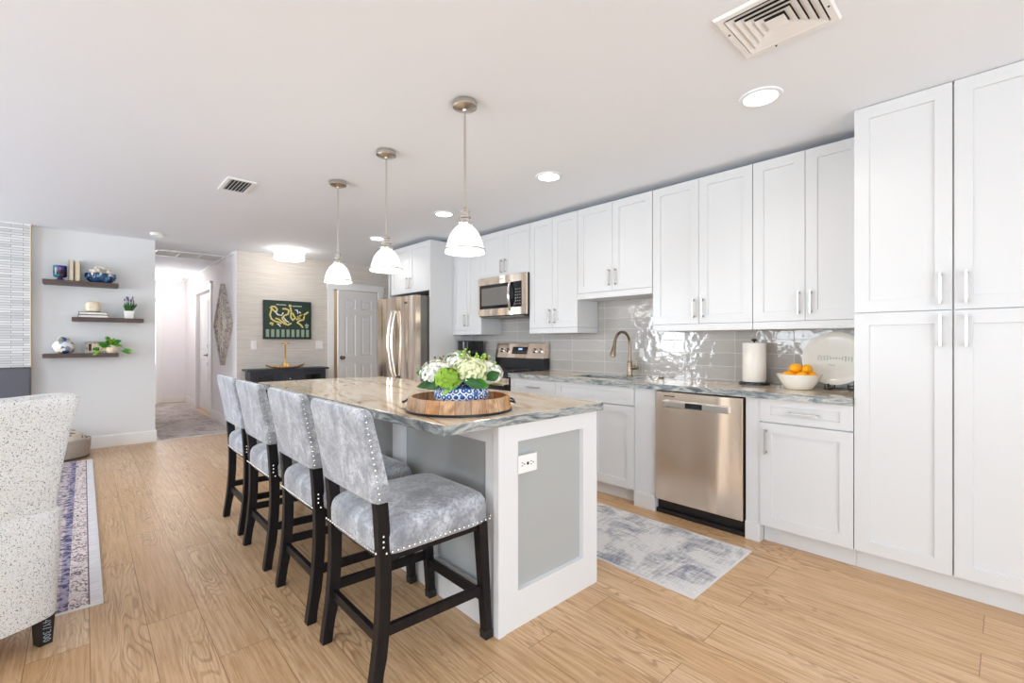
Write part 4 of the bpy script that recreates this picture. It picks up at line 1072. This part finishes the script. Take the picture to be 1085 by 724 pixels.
for k in range(30):
    a_ = random.uniform(0, 2*PI); r_ = random.uniform(.03, .1); bmesh.ops.create_icosphere(bm, subdivisions=1, radius=.03, matrix=Matrix.Translation((.14+r_*math.cos(a_), 6.92+r_*.7*math.sin(a_), z+.09)))
obj('coral', bm, 'coral', t)
z = 1.478
for k, (x0, x1, z0, lb) in enumerate(((-.045, .205, z, 'lying pale-edged book at the bottom of the stack under the cream vase'), (-.040, .195, z+.031, 'lying pale-edged book on top of the stack, under the cream vase'))):
    t = thing('book', ((x0+x1)/2, 6.93, z0), lb, 'book', 'lying books')
    bm = BM(); box(bm, x0, x1, 6.85, 7.02, z0+.0003, z0+.003); box(bm, x0, x1, 6.85, 7.02, z0+.026, z0+.0305); box(bm, x0, x0+.004, 6.85, 7.02, z0+.003, z0+.026); obj('cover', bm, 'bookcover', t)
    bm = BM(); box(bm, x0+.0045, x1-.006, 6.853, 7.017, z0+.0032, z0+.0258); obj('pages', bm, 'paper', t)
z = z + .0617
bm = BM(); loft(bm, [sup(.078, 6.93, z+a_, r_*1.0, r_*.85, 3, 32) for r_, a_ in ((.045, .0003), (.060, .012), (.066, .05), (.064, .085), (.052, .112), (.036, .12), (.03, .119))]); tag(obj('cream_vase', bm, 'marble_beige', smooth=True), 'squat cream marbled vase standing on the two lying books', 'vase')
z = 1.478
t = thing('potted_lavender', (.385, 6.92, z), 'small lavender plant in a square white pot on the middle shelf', 'potted plant')
bm = BM(); loft(bm, [sup(.385, 6.92, z+a_, r_, r_, 8, 32) for r_, a_ in ((.042, .0003), (.051, .088), (.045, .088), (.043, .07))]); obj('pot', bm, 'white_ceramic', t, smooth=True)
random.seed(5)
bm = BM(); bm2 = BM()
for k in range(40):
    a_ = random.uniform(0, 2*PI); l = random.uniform(.07, .12); sp_ = random.uniform(.01, .06); p = Vector((.385+.02*math.cos(a_), 6.92+.02*math.sin(a_), z+.071)); q = p+Vector((sp_*math.cos(a_), sp_*math.sin(a_), l))
    tube(bm, [p, (p+q)/2+Vector((0, 0, .01)), q], [.004, .006, .001], 5)
for k in range(9):
    a_ = 2*PI*k/9+.3; l = random.uniform(.11, .16); sp_ = random.uniform(.01, .05); p = Vector((.385, 6.92, z+.071)); q = p+Vector((sp_*math.cos(a_), sp_*math.sin(a_), l)); tube(bm, [p, q], .002, 5); tube(bm2, [q-Vector((0, 0, .005)), q+Vector((0, 0, .012)), q+Vector((0, 0, .032))], [.004, .008, .002], 6)
obj('foliage', bm, 'leafdark', t); obj('blossom', bm2, 'lavender', t)
z = 1.083
t = thing('lidded_vase', (-.158, 6.93, z), 'round multicoloured pebble-glazed vase on the bottom shelf', 'vase')
bm = BM(); lathe(bm, [(.045, .0003), (.075, .02), (.092, .055), (.088, .095), (.065, .128), (.045, .138)], (-.158, 6.93, z), 32); obj('vase_body', bm, 'mosaic_vase', t, smooth=True)
bm = BM(); lathe(bm, [(.046, .1385), (.050, .15), (.044, .17), (.025, .185), (.008, .19)], (-.158, 6.93, z), 28); obj('vase_lid', bm, 'mosaic_vase', t, smooth=True)
t = thing('picture_frame', (.11, 6.95, z), 'small grey-framed photo lying back on the bottom shelf', 'picture frame')
bm = BM(); U = Vector((1, 0, 0)); V = Vector((0, .25, 1)).normalized(); Nn = Vector((0, -1, .25)).normalized()
panelled(bm, (.010, 6.95, z+.001), U, V, Nn, .205, .135, .014, [(.022, .183, .02, .115)], .004, .002); obj('frame', bm, 'driftwood', t)
bm = BM(); obox(bm, (.010, 6.95, z+.001), U, V, Nn, (.026, .179), (.024, .111), (-.0038, -.003)); ph = obj('photo', bm, 'marble_beige', t)
bm = BM(); obox(bm, (.010, 6.95, z+.001), U, V, Nn, (.03, .055), (.028, .108), (-.003, -.0025)); obox(bm, (.010, 6.95, z+.001), U, V, Nn, (.09, .12), (.028, .065), (-.003, -.0025)); obj('photo_figures', bm, 'bookcover', ph)
t = thing('trailing_plant', (.235, 6.90, z), 'trailing green plant in a cream pot at the right end of the bottom shelf', 'potted plant')
bm = BM(); lathe(bm, [(.035, .0003), (.05, .02), (.054, .06), (.047, .09), (.042, .088), (.044, .07)], (.235, 6.90, z), 28); obj('pot', bm, 'marble_beige', t, smooth=True)
def leafmesh(bm, p, d, ln, w, up=Vector((0, 0, 1)), droop=.2):
    d = Vector(d).normalized(); s = d.cross(up)
    if s.length < .1: s = Vector((1, 0, 0))
    s.normalize(); nrm = s.cross(d).normalized()
    prof = [(0, .05), (.2, .6), (.45, 1), (.7, .8), (.9, .35), (1, .02)]
    Lr, C, R = [], [], []
    for a_, b_ in prof:
        c = Vector(p)+d*ln*a_ - Vector((0, 0, 1))*droop*ln*a_*a_; k = w/2*b_
        Lr.append(bm.verts.new(c+s*k+nrm*k*.3)); C.append(bm.verts.new(c)); R.append(bm.verts.new(c-s*k+nrm*k*.3))
    for i in range(len(prof)-1):
        bm.faces.new((C[i], Lr[i], Lr[i+1], C[i+1])); bm.faces.new((R[i], C[i], C[i+1], R[i+1]))
random.seed(11); bm = BM(); bm2 = BM()
for k in range(34):
    a_ = random.uniform(-.3, PI+.3) + PI; el = random.uniform(-.1, 1.1); b3 = bm if k % 3 else bm2
    d_ = (math.cos(a_)*math.cos(el), math.sin(a_)*math.cos(el)*.6, math.sin(el)); p = Vector((.235, 6.90, z+.085)) + Vector(d_)*random.uniform(.0, .05)
    leafmesh(b3, p, d_, random.uniform(.06, .09), .036, Vector((random.uniform(-.4, .4), -1, .4)))
for k in range(10):
    s = -1 if k % 2 else 1; p = Vector((.235+s*random.uniform(.07, .13), 6.82, z+random.uniform(-.03, .05))); leafmesh(bm if k % 3 else bm2, p, (s, -.2, random.uniform(-.4, .3)), .06, .032, Vector((0, -1, .4)))
for s, e2 in ((-1, -.10), (1, .13)):
    tube(bm, [(.235, 6.89, z+.09), (.235+e2*.5, 6.85, z+.09), (.235+e2, 6.82, z+.03), (.235+e2*1.2, 6.82, z-.01)], .002, 5)
obj('foliage', bm, 'leaf', t); obj('foliage', bm2, 'leaflight', t)

# console table
t = thing('console_table', (2.09, 6.88, 0), 'dark charcoal console table with a centre drawer under the green poster', 'console table')
cx0, cx1, cy0, cy1 = 1.60, 2.58, 6.76, 7.03
bm = BM(); box(bm, 1.56, 2.62, 6.735, 7.0315, .818, .842); obj('top', bm, 'navy', t, bevel=.004)
bm = BM(); panelled(bm, (cx0, cy0, .10), (1, 0, 0), (0, 0, 1), (0, -1, 0), cx1-cx0, .715, .26, [(.06, .29, .06, .66), (.345, .635, .53, .67), (.345, .635, .06, .48), (.69, .92, .06, .66)], .012, .006); obj('body', bm, 'navy', t)
for k, x_ in enumerate((cx0+.075, cx0+.705)):
    bm = BM(); box(bm, x_, x_+.20, cy0+.004, cy0+.010, .175, .745); obj('glass_door', bm, 'blackglass', t)
bm = BM(); box(bm, cx0+.352, cx0+.628, cy0+.001, cy0+.010, .636, .764); dw = obj('drawer', bm, 'navy', t, bevel=.002)
bm = BM(); ball(bm, (cx0+.49, cy0-.010, .70), .011, 12); tube(bm, [(cx0+.49, cy0+.001, .70), (cx0+.49, cy0-.008, .70)], .004, 8); obj('knob', bm, 'nickel', dw, smooth=True)
for x_ in (cx0, cx1-.05):
    for y_ in (cy0, cy1-.06): bm = BM(); box(bm, x_, x_+.05, y_, y_+.05, 0, .0995); obj('leg', bm, 'navy', t)
# tray with brass candlestick
t = thing('boat_tray', (2.06, 6.86, .842), 'long upcurved brown wooden tray with gold rim on the console', 'tray')
bm = BM(); rings = []
for k in range(21):
    s = -1+2*k/20; x_ = 2.06+.25*s; w_ = .075*math.sqrt(max(.02, 1-abs(s)**3)); zz = .8425+.042*s**4
    rings.append([(x_, 6.86-w_, zz+.016), (x_, 6.86-w_*.7, zz), (x_, 6.86+w_*.7, zz), (x_, 6.86+w_, zz+.016), (x_, 6.86+w_*.6, zz+.008), (x_, 6.86-w_*.6, zz+.008)])
loft(bm, rings); obj('tray', bm, 'brownwood', t, smooth=True)
bm = BM(); tube(bm, [(2.06+.25*(-1+2*k/20), 6.86-.076*math.sqrt(max(.02, 1-abs(-1+2*k/20)**3)), .8595+.042*(-1+2*k/20)**4) for k in range(21)], .003, 6); obj('rim', bm, 'brass', t, smooth=True)
t = thing('candlestick', (2.06, 6.86, .852), 'slim brass candlestick rising from the wooden tray', 'candlestick')
bm = BM(); lathe(bm, [(.042, .8515), (.042, .858), (.02, .866), (.026, .875), (.02, .89), (.01, .90), (.009, 1.16), (.012, 1.165), (.009, 1.17), (.009, 1.20)], (2.06, 6.86, 0), 20); obj('stem', bm, 'brass', t, smooth=True)
bm = BM(); tube(bm, [(2.02, 6.86, 1.195), (2.10, 6.86, 1.195)], .006, 8)
for x_ in (2.02, 2.10): lathe(bm, [(.010, 1.185), (.014, 1.19), (.014, 1.203), (.006, 1.204)], (x_, 6.86, 0), 14)
obj('arm', bm, 'brass', t, smooth=True)
bm = BM(); box(bm, 2.025, 2.095, 6.825, 6.828, .868, .91); box(bm, 2.025, 2.028, 6.828, 6.89, .868, .91); box(bm, 2.092, 2.095, 6.828, 6.89, .868, .91); obj('cup', bm, 'brass', t)
for k, x_ in enumerate((1.92, 1.975)):
    bm = BM(); ball(bm, (x_, 6.85, .870), .019, 12); tag(obj('brass_ball', bm, 'brass', smooth=True), ['small brass ball in the tray, further from the candlestick', 'small brass ball in the tray, next to the candlestick'][k], 'ornament')

# rustic wood piece beyond the door
t = thing('rustic_shelf', (3.0, 8.1, 0), 'rustic brown wooden rack glimpsed through the gap beside the open door', 'rack')
bm = BM(); box(bm, 2.85, 3.25, 8.3, 8.34, 0, 1.6); box(bm, 3.21, 3.25, 8.34, 8.6, 0, 1.6); box(bm, 2.85, 2.89, 8.34, 8.6, 0, 1.6); obj('frame', bm, 'rusticwood', t)
for z_ in (.4, .8, 1.2, 1.45): bm = BM(); box(bm, 2.85, 3.25, 8.15, 8.2995, z_, z_+.03); obj('shelf', bm, 'rusticwood', t)

# ================================================================== COUNTER ITEMS
zt = .9142
t = thing('paper_towel_holder', (3.44, 1.21, zt), 'white paper towel roll on a black upright holder', 'paper towel roll')
bm = BM(); lathe(bm, [(.098, zt+.0002), (.098, zt+.013), (.092, zt+.018), (.01, zt+.019)], (3.44, 1.21, 0), 40); obj('base', bm, 'blackplastic', t, smooth=True)
bm = BM(); lathe(bm, [(.007, zt+.018), (.007, zt+.30), (.018, zt+.302), (.020, zt+.31), (.012, zt+.318)], (3.44, 1.21, 0), 20); obj('post', bm, 'blackplastic', t, smooth=True)
bm = BM(); lathe(bm, [(.02, zt+.020), (.074, zt+.020), (.075, zt+.022), (.075, zt+.288), (.074, zt+.29), (.02, zt+.29), (.02, zt+.285)], (3.44, 1.21, 0), 48); obj('paper_roll', bm, 'paper', t, smooth=True)
bx_, by_ = 3.285, .893
bm = BM(); lathe(bm, [(.062, .0003), (.072, .006), (.100, .045), (.122, .088), (.126, .095), (.120, .096), (.095, .05), (.06, .015)], (bx_, by_, zt), 40); tag(obj('fruit_bowl', bm, 'white_ceramic', smooth=True), 'round white bowl holding lemons on the kitchen counter', 'bowl')
lem = [(-.05, .045, .083, 'left'), (.0, .0, .085, ''), (.055, -.02, .083, ''), (-.055, -.03, .083, ''), (.0, .040, .092, ''), (.05, .05, .080, ''), (0, -.072, .084, ''), (-.012, .015, .132, ''), (.0, -.045, .128, '')]
ll = ['lemon at the back left of the white bowl', 'lemon in the middle of the lower layer in the white bowl', 'lemon at the wall side of the white bowl', 'lemon at the front right of the white bowl', 'lemon at the left rim of the white bowl', 'lemon at the back rim of the white bowl by the wall', 'lemon at the right rim of the white bowl', 'topmost lemon crowning the white bowl', 'lemon resting high on the right of the pile']
random.seed(2)
for (dx, dy, dz, _), lb in zip(lem, ll):
    t = thing('lemon', (bx_+dx, by_+dy, zt+dz-.028), lb, 'lemon', 'lemons in the white bowl')
    bm = BM(); lathe(bm, [(.002, -.042), (.006, -.038), (.02, -.03), (.029, -.012), (.030, .006), (.024, .024), (.010, .035), (.006, .040), (.002, .042)], (0, 0, 0), 18)
    bmesh.ops.transform(bm, matrix=Matrix.Translation((bx_+dx, by_+dy, zt+dz)) @ Matrix.Rotation(random.uniform(0, 3), 4, 'Z') @ Matrix.Rotation(1.45, 4, 'X'), verts=bm.verts[:])
    obj('peel', bm, 'lemon', t, smooth=True)
# plate on wire stand
pc = Vector((3.475, .745, 1.108)); pn = Vector((-.90, -.10, .30)).normalized(); pu = Vector((0, -1, 0)); pu = (pu-pn*pu.dot(pn)).normalized(); pv = pn.cross(pu); pv = pv if pv.z > 0 else -pv
t = thing('decorative_plate', (3.46, .745, .92), 'large round white plate with brushed lettering leaning in a wire stand', 'plate')
bm = BM(); rings = []
for r, d_ in ((.05, -.012), (.115, -.010), (.135, .0), (.172, .006), (.176, .010), (.170, .013), (.135, .006), (.112, -.004), (.05, -.006)):
    rings.append([pc+pn*d_+(pu*math.cos(a_)+pv*math.sin(a_))*r for a_ in [2*PI*k/56 for k in range(56)]])
loft(bm, rings); obj('dish', bm, 'white_ceramic', t, smooth=True)
bm = BM()
path = [(-.095+.19*k/240+.006*math.sin(2*PI*k/20), (.009+.007*math.sin(k*.037)+.004*math.sin(k*.11))*math.cos(2*PI*k/20)) for k in range(241)]
tube(bm, [pc+pn*-.0045+pu*a_+pv*b_ for a_, b_ in path], .0009, 5); tube(bm, [pc+pn*-.0045+pu*a_+pv*b_ for a_, b_ in [(-.035, -.045), (-.02, -.04), (-.01, -.048), (.005, -.042)]], .0016, 5)
obj('lettering', bm, 'postergrey', t)
t = thing('plate_stand', (3.45, .745, zt), 'black wire easel holding the white plate upright', 'plate stand')
for s in (-1, 1):
    y_ = .700+s*.05; bm = BM()
    tube(bm, [(3.52, y_, 1.06), (3.50, y_, .95), (3.49, y_, .919), (3.43, y_, .919), (3.36, y_, .919), (3.34, y_, .925), (3.335, y_+.0, .950), (3.345, y_, .955), (3.385, y_, .935)], .003, 8); obj('wire_leg', bm, 'ironwire', t, smooth=True)
bm = BM(); tube(bm, [(3.335, .65, .95), (3.335, .60, .95), (3.335, .59, .925), (3.36, .59, .919), (3.49, .65, .919)], .003, 8); tube(bm, [(3.52, .65, 1.06), (3.52, .70, 1.08), (3.52, .75, 1.06)], .003, 8); tube(bm, [(3.49, .65, .919), (3.49, .75, .919)], .003, 8); tube(bm, [(3.335, .75, .95), (3.335, .765, .95), (3.335, .768, .925), (3.36, .765, .919), (3.49, .75, .919)], .003, 8)
obj('wire_frame', bm, 'ironwire', t, smooth=True)
# coffee maker
t = thing('coffee_maker', (3.36, 4.29, zt), 'black coffee maker on the counter left of the range', 'coffee maker')
bm = BM(); box(bm, 3.27, 3.50, 4.27, 4.45, zt+.0003, zt+.03); box(bm, 3.40, 3.50, 4.27, 4.45, zt+.03, 1.12); box(bm, 3.26, 3.50, 4.265, 4.455, 1.11, 1.222); obj('housing', bm, 'blackplastic', t, bevel=.006)
bm = BM(); lathe(bm, [(.06, zt+.031), (.068, zt+.05), (.065, zt+.13), (.045, zt+.16)], (3.33, 4.36, 0), 28); cf = obj('carafe', bm, 'blackglass', t, smooth=True)
bm = BM(); tube(bm, [(3.27, 4.36, zt+.14), (3.235, 4.36, zt+.13), (3.235, 4.36, zt+.07), (3.27, 4.36, zt+.05)], .007, 8); obj('handle', bm, 'blackplastic', cf, smooth=True)
bm = BM(); box(bm, 3.2575, 3.2598, 4.33, 4.35, 1.13, 1.21); obj('front_badge', bm, 'chrome', t)
bm = BM(); lathe(bm, [(.033, .0003), (.036, .01), (.036, .11), (.03, .118)], (3.36, 4.06, zt), 24)
tag(obj('canister', bm, 'red', smooth=True), 'small dark red canister between the coffee maker and the range', 'canister')

# ================================================================== ISLAND CENTREPIECE
tx, ty, tz = 1.243, 1.688, .9082
t = thing('round_tray', (tx, ty, tz), 'round wooden stave tray with black iron band on the island', 'tray')
ORG[t.name] = Vector((tx, ty, tz))
bm = BM(); lathe(bm, [(.236, .004), (.224, .064), (.210, .064), (.218, .012), (.2, .011), (.01, .011), (.01, .004)], (tx, ty, tz), 72); obj('staves', bm, 'barrel', t, smooth=True)
bm = BM(); lathe(bm, [(.2375, .0003), (.2395, .002), (.2390, .009), (.2345, .010)], (tx, ty, tz), 72, False); obj('iron_band', bm, 'ironwire', t, smooth=True)
for s in (-1, 1):
    a_ = math.radians(-42.9)+ (0 if s > 0 else PI); dd_ = Vector((math.cos(a_), math.sin(a_), 0)); sd = Vector((-dd_.y, dd_.x, 0)); c = Vector((tx, ty, tz))
    bm = BM(); tube(bm, [c+dd_*.230+sd*-.05+Vector((0, 0, .044)), c+dd_*.244+sd*-.045+Vector((0, 0, .040)), c+dd_*.252+Vector((0, 0, .030)), c+dd_*.244+sd*.045+Vector((0, 0, .040)), c+dd_*.230+sd*.05+Vector((0, 0, .044))], .0045, 8); obj('handle', bm, 'ironwire', t, smooth=True)
bxx, byy, bzz = 1.252, 1.684, tz+.0115
t = thing('flower_arrangement', (bxx, byy, bzz), 'white hydrangea arrangement in a blue-and-white porcelain bowl on the tray', 'flower arrangement')
bm = BM(); lathe(bm, [(.080, .0003), (.090, .004), (.113, .024), (.124, .050), (.121, .074), (.110, .092), (.106, .096), (.100, .094), (.108, .07), (.108, .04), (.08, .015)], (bxx, byy, bzz), 56); obj('vase', bm, 'bluewhite', t, smooth=True)
Rv = Vector((math.cos(math.radians(-42.9)), math.sin(math.radians(-42.9)), 0)); Fv = Vector((math.sin(math.radians(42.9)), math.cos(math.radians(42.9)), 0)); Zv = Vector((0, 0, 1)); C0 = Vector((bxx, byy, bzz))
random.seed(21)
def fhead(c, r, mat, n, flat=.8, ps=.0095):
    n = int(n*1.7); bm = BM(); gold = PI*(3-math.sqrt(5))
    for i in range(n):
        zz = 1-1.55*i/n; rr = math.sqrt(max(0, 1-zz*zz)); th = gold*i
        nrm = Vector((rr*math.cos(th), rr*math.sin(th), zz)); rad = r*random.uniform(.80, 1.10)
        p = c + Vector((nrm.x*rad, nrm.y*rad, nrm.z*rad*flat)); nn = (nrm+Vector((random.uniform(-.3, .3), random.uniform(-.3, .3), random.uniform(-.3, .3)))).normalized()
        a_ = nn.cross(Vector((0, 0, 1)));  a_ = a_.normalized() if a_.length > .1 else Vector((1, 0, 0)); b_ = nn.cross(a_)
        ph = random.uniform(0, PI/2); c0 = bm.verts.new(p)
        for k in range(4):
            t0 = ph+k*PI/2; d_ = a_*math.cos(t0)+b_*math.sin(t0); s_ = b_*math.cos(t0)-a_*math.sin(t0); q = ps*random.uniform(.85, 1.2)
            v1 = bm.verts.new(p+d_*q*.6+s_*q*.55+nn*q*.5); v2 = bm.verts.new(p+d_*q*1.25+nn*q*.3); v3 = bm.verts.new(p+d_*q*.6-s_*q*.55+nn*q*.5)
            bm.faces.new((c0, v3, v2, v1))
    bmesh.ops.create_icosphere(bm, subdivisions=2, radius=1, matrix=Matrix.Translation(c) @ Matrix.Diagonal((r*.76, r*.76, r*.76*flat, 1)))
    return obj('flower_head', bm, mat, t, smooth='raw')
def at(r_, f_, z_): return C0 + Rv*r_ + Fv*f_ + Zv*z_
fhead(at(-.105, -.03, .150), .068, 'petalwhite', 130)
fhead(at(-.02, .03, .185), .070, 'petalwhite', 140)
fhead(at(.045, -.045, .160), .072, 'petalcream', 150)
fhead(at(.115, .01, .150), .062, 'petalwhite', 120)
fhead(at(-.01, .08, .150), .065, 'petalwhite', 110)
fhead(at(.08, .07, .160), .055, 'petalcream', 100)
gh = fhead(at(-.048, -.095, .130), .050, 'petalgreen', 60, .85, .013); gh['label'] = 'bright green hydrangea head'
def leafp(p, d_, ln, w, mat, dr=.15, up=Zv):
    bm = BM(); leafmesh(bm, p, d_, ln, w, up, dr); obj('leaf', bm, mat, t, smooth='raw')
for (r_, f_, z_, dr_, df_, dz_, ln, w, mt, up) in [
    (-.13, 0, .15, -1, -.1, .15, .075, .045, 'leaf', -Fv), (-.10, -.07, .115, -1, -.1, -.12, .085, .038, 'leafdark', -Fv), (-.06, -.10, .112, -.9, -.2, -.10, .085, .038, 'leafdark', -Fv),
    (.00, -.115, .105, -.8, -.4, .05, .07, .042, 'leaf', -Fv), (.015, -.11, .128, .9, -.2, -.12, .10, .042, 'leafdark', -Fv), (.06, -.10, .122, 1, -.2, -.18, .075, .045, 'leaf', -Fv), (.035, -.11, .132, .6, -.2, -.35, .065, .04, 'leafdark', -Fv),
    (.115, -.055, .125, .8, -.2, .55, .075, .052, 'leafdark', -Fv), (-.01, -.12, .12, -.6, -.3, -.5, .08, .022, 'leaflight', -Fv), (-.075, .0, .20, .7, 0, .45, .065, .038, 'leafdark', -Fv),
    (.12, -.02, .10, 1, -.1, .1, .075, .04, 'leaflight', Zv), (-.13, -.03, .10, -1, 0, 0, .07, .05, 'leaflight', Zv), (0, .1, .12, 0, 1, .2, .09, .05, 'leaf', Zv), (.1, .08, .12, .7, .7, .1, .09, .05, 'leafdark', Zv), (-.08, .09, .12, -.7, .7, .1, .09, .05, 'leaf', Zv)]:
    leafp(at(r_, f_, z_), Rv*dr_+Fv*df_+Zv*dz_, ln, w, mt, .1, up)
for (r_, f_, z_, n) in [(-.10, .0, .225, 5), (.015, -.03, .235, 9), (.06, .0, .225, 12), (.10, .0, .21, 9), (.14, -.01, .185, 6)]:
    bm = BM(); 
    for k in range(n):
        q = at(r_+random.uniform(-.03, .03), f_+random.uniform(-.02, .02), z_+random.uniform(-.015, .025)); ball(bm, q, random.uniform(.0045, .007), 8); tube(bm, [at(r_, f_, z_-.06), q], .0013, 5)
    obj('berry_sprig', bm, 'berry' if n == 5 else 'leaflight', t, smooth=True)

# ================================================================== RUGS
def rug(x0, x1, y0, y1, mat, label, name, th=.010):
    t = thing(name, ((x0+x1)/2, (y0+y1)/2, 0), label, 'rug')
    bm = BM(); box(bm, x0+.008, x1-.008, y0+.008, y1-.008, .0005, th); obj('pile', bm, mat, t)
    bm = BM(); e_ = .0078
    for b_ in ((x0, x1, y0, y0+e_), (x0, x1, y1-e_, y1), (x0, x0+e_, y0+e_, y1-e_), (x1-e_, x1, y0+e_, y1-e_)): box(bm, *b_, .0005, th*.9)
    obj('binding', bm, 'rug_edge', t)
rug(2.10, 2.82, 1.005, 2.30, 'rug_kitchen', 'distressed grey and white rug in front of the dishwasher', 'kitchen_rug')
rug(.677, 1.47, 7.06, 11.1, 'rug_hall', 'long muted grey-brown runner rug in the hallway', 'hallway_runner')
rug(-2.9, .068, 2.857, 6.38, 'rug_living', 'bordered blue and cream living room rug under the armchair', 'living_room_rug')

# ================================================================== ARMCHAIR at the left edge
ea = math.radians(27); E = Vector((math.cos(ea), math.sin(ea), 0)); Mv = Vector((-math.sin(ea), math.cos(ea), 0)); CC = Vector((-.054, 2.622, 0))
t = thing('armchair', tuple(CC + E*-.36 + Mv*.38), 'white speckled boucle armchair seen from behind at the left edge', 'armchair')
def A(s, d, z): return CC + E*s + Mv*d + Zv*z
def slabring(s0, s1, d0, d1, z, e=10, n=56):
    return [A(p[0], p[1], z) for p in sup((s0+s1)/2, (d0+d1)/2, 0, (s1-s0)/2, (d1-d0)/2, e, n)]
bm = BM(); loft(bm, [slabring(-.74, .0, .0, .76, .112), slabring(-.745, .003, -.003, .763, .125), slabring(-.755, .015, -.006, .77, .40), slabring(-.757, .018, -.006, .77, .525), slabring(-.75, .008, 0, .76, .538)]); obj('base', bm, 'boucle', t, smooth=True)
bm = BM(); rings = []
for z_, f_, dd0, dd1 in ((.530, -.02, .004, .17), (.55, -.015, .0, .18), (.70, -.002, -.012, .175), (.85, .018, -.028, .16), (.94, .036, -.040, .145), (.975, .042, -.043, .135), (.990, .041, -.036, .125), (.999, .030, -.015, .10)):
    rings.append(slabring(-.74-f_, f_, dd0, dd1, z_, 9, 64))
loft(bm, rings)
for v in bm.verts:      # gentle dip in the top edge between the back cushion and the wing
    q = v.co - CC; s = q.dot(E)
    if v.co.z > .96: v.co.z -= .010*math.exp(-((s+.10)/.035)**2)
obj('backrest', bm, 'boucle', t, smooth=True)
for s in (0, 1):
    s0, s1 = ((-.15, .01), (-.75, -.59))[s]
    bm = BM(); loft(bm, [slabring(s0, s1, .175, .74, .54), slabring(s0, s1, .172, .745, .60), slabring(s0+.01, s1-.01, .18, .735, .635), slabring(s0+.04, s1-.04, .2, .7, .645)]); obj('arm', bm, 'boucle', t, smooth=True)
bm = BM(); loft(bm, [slabring(-.585, -.155, .185, .77, .54, 8), slabring(-.588, -.152, .183, .78, .57, 8), slabring(-.585, -.155, .185, .78, .60, 8), slabring(-.55, -.19, .22, .74, .612, 8)]); obj('seat_cushion', bm, 'boucle', t, smooth=True)
for k, (s0, d0) in enumerate(((-.075, .02), (-.71, .02), (-.075, .66), (-.71, .66))):
    bm = BM(); loft(bm, [[A(s0+a_*1, d0+b_, z_) for a_, b_ in ((.004, .004), (.046, .004), (.046, .05), (.004, .05))] if z_ < .05 else [A(s0+a_, d0+b_, z_) for a_, b_ in ((0, 0), (.052, 0), (.052, .055), (0, .055))] for z_ in (.0 if k < 2 else .0105, .1118)])
    lg = obj('leg', bm, 'black_fabric', t, bevel=.002)
    if k == 0:
        bm = BM(); hgt = .0125
        zc_ = .100
        for ch in '4Y/300':
            for st_ in STROKES[ch]:
                pts = []
                for (a_, b_) in st_:
                    # text runs down the leg: glyph x -> -z, glyph y -> s
                    pts.append(A(s0+.014+b_*.0155, d0-.0006, zc_-a_*.011))
                if len(pts) > 1: tube(bm, pts, .0011, 5)
            zc_ -= .0148
        obj('chalk_lettering', bm, 'chalk', lg)

# pet bed by the shelf wall
t = thing('pet_bed', (-.25, 6.70, 0), 'round greige woven pet bed with a printed cushion against the grey wall', 'pet bed')
bm = BM(); lathe(bm, [(.285, .0005), (.30, .02), (.312, .12), (.315, .20), (.30, .205), (.285, .195), (.28, .06), (.02, .05)], (-.255, 6.65, 0), 48, sy=.80); obj('rim', bm, 'basket', t, smooth=True)
bm = BM(); lathe(bm, [(.02, .052), (.24, .055), (.272, .10), (.272, .19), (.25, .25), (.19, .285), (.08, .30), (.01, .302)], (-.255, 6.65, 0), 40, sy=.80); obj('cushion', bm, 'bedcushion', t, smooth=True)
bm = BM(); lathe(bm, [(.30, .012), (.306, .014), (.306, .024), (.30, .026)], (-.255, 6.65, 0), 48, False, sy=.80); obj('piping', bm, 'navy', t, smooth=True)
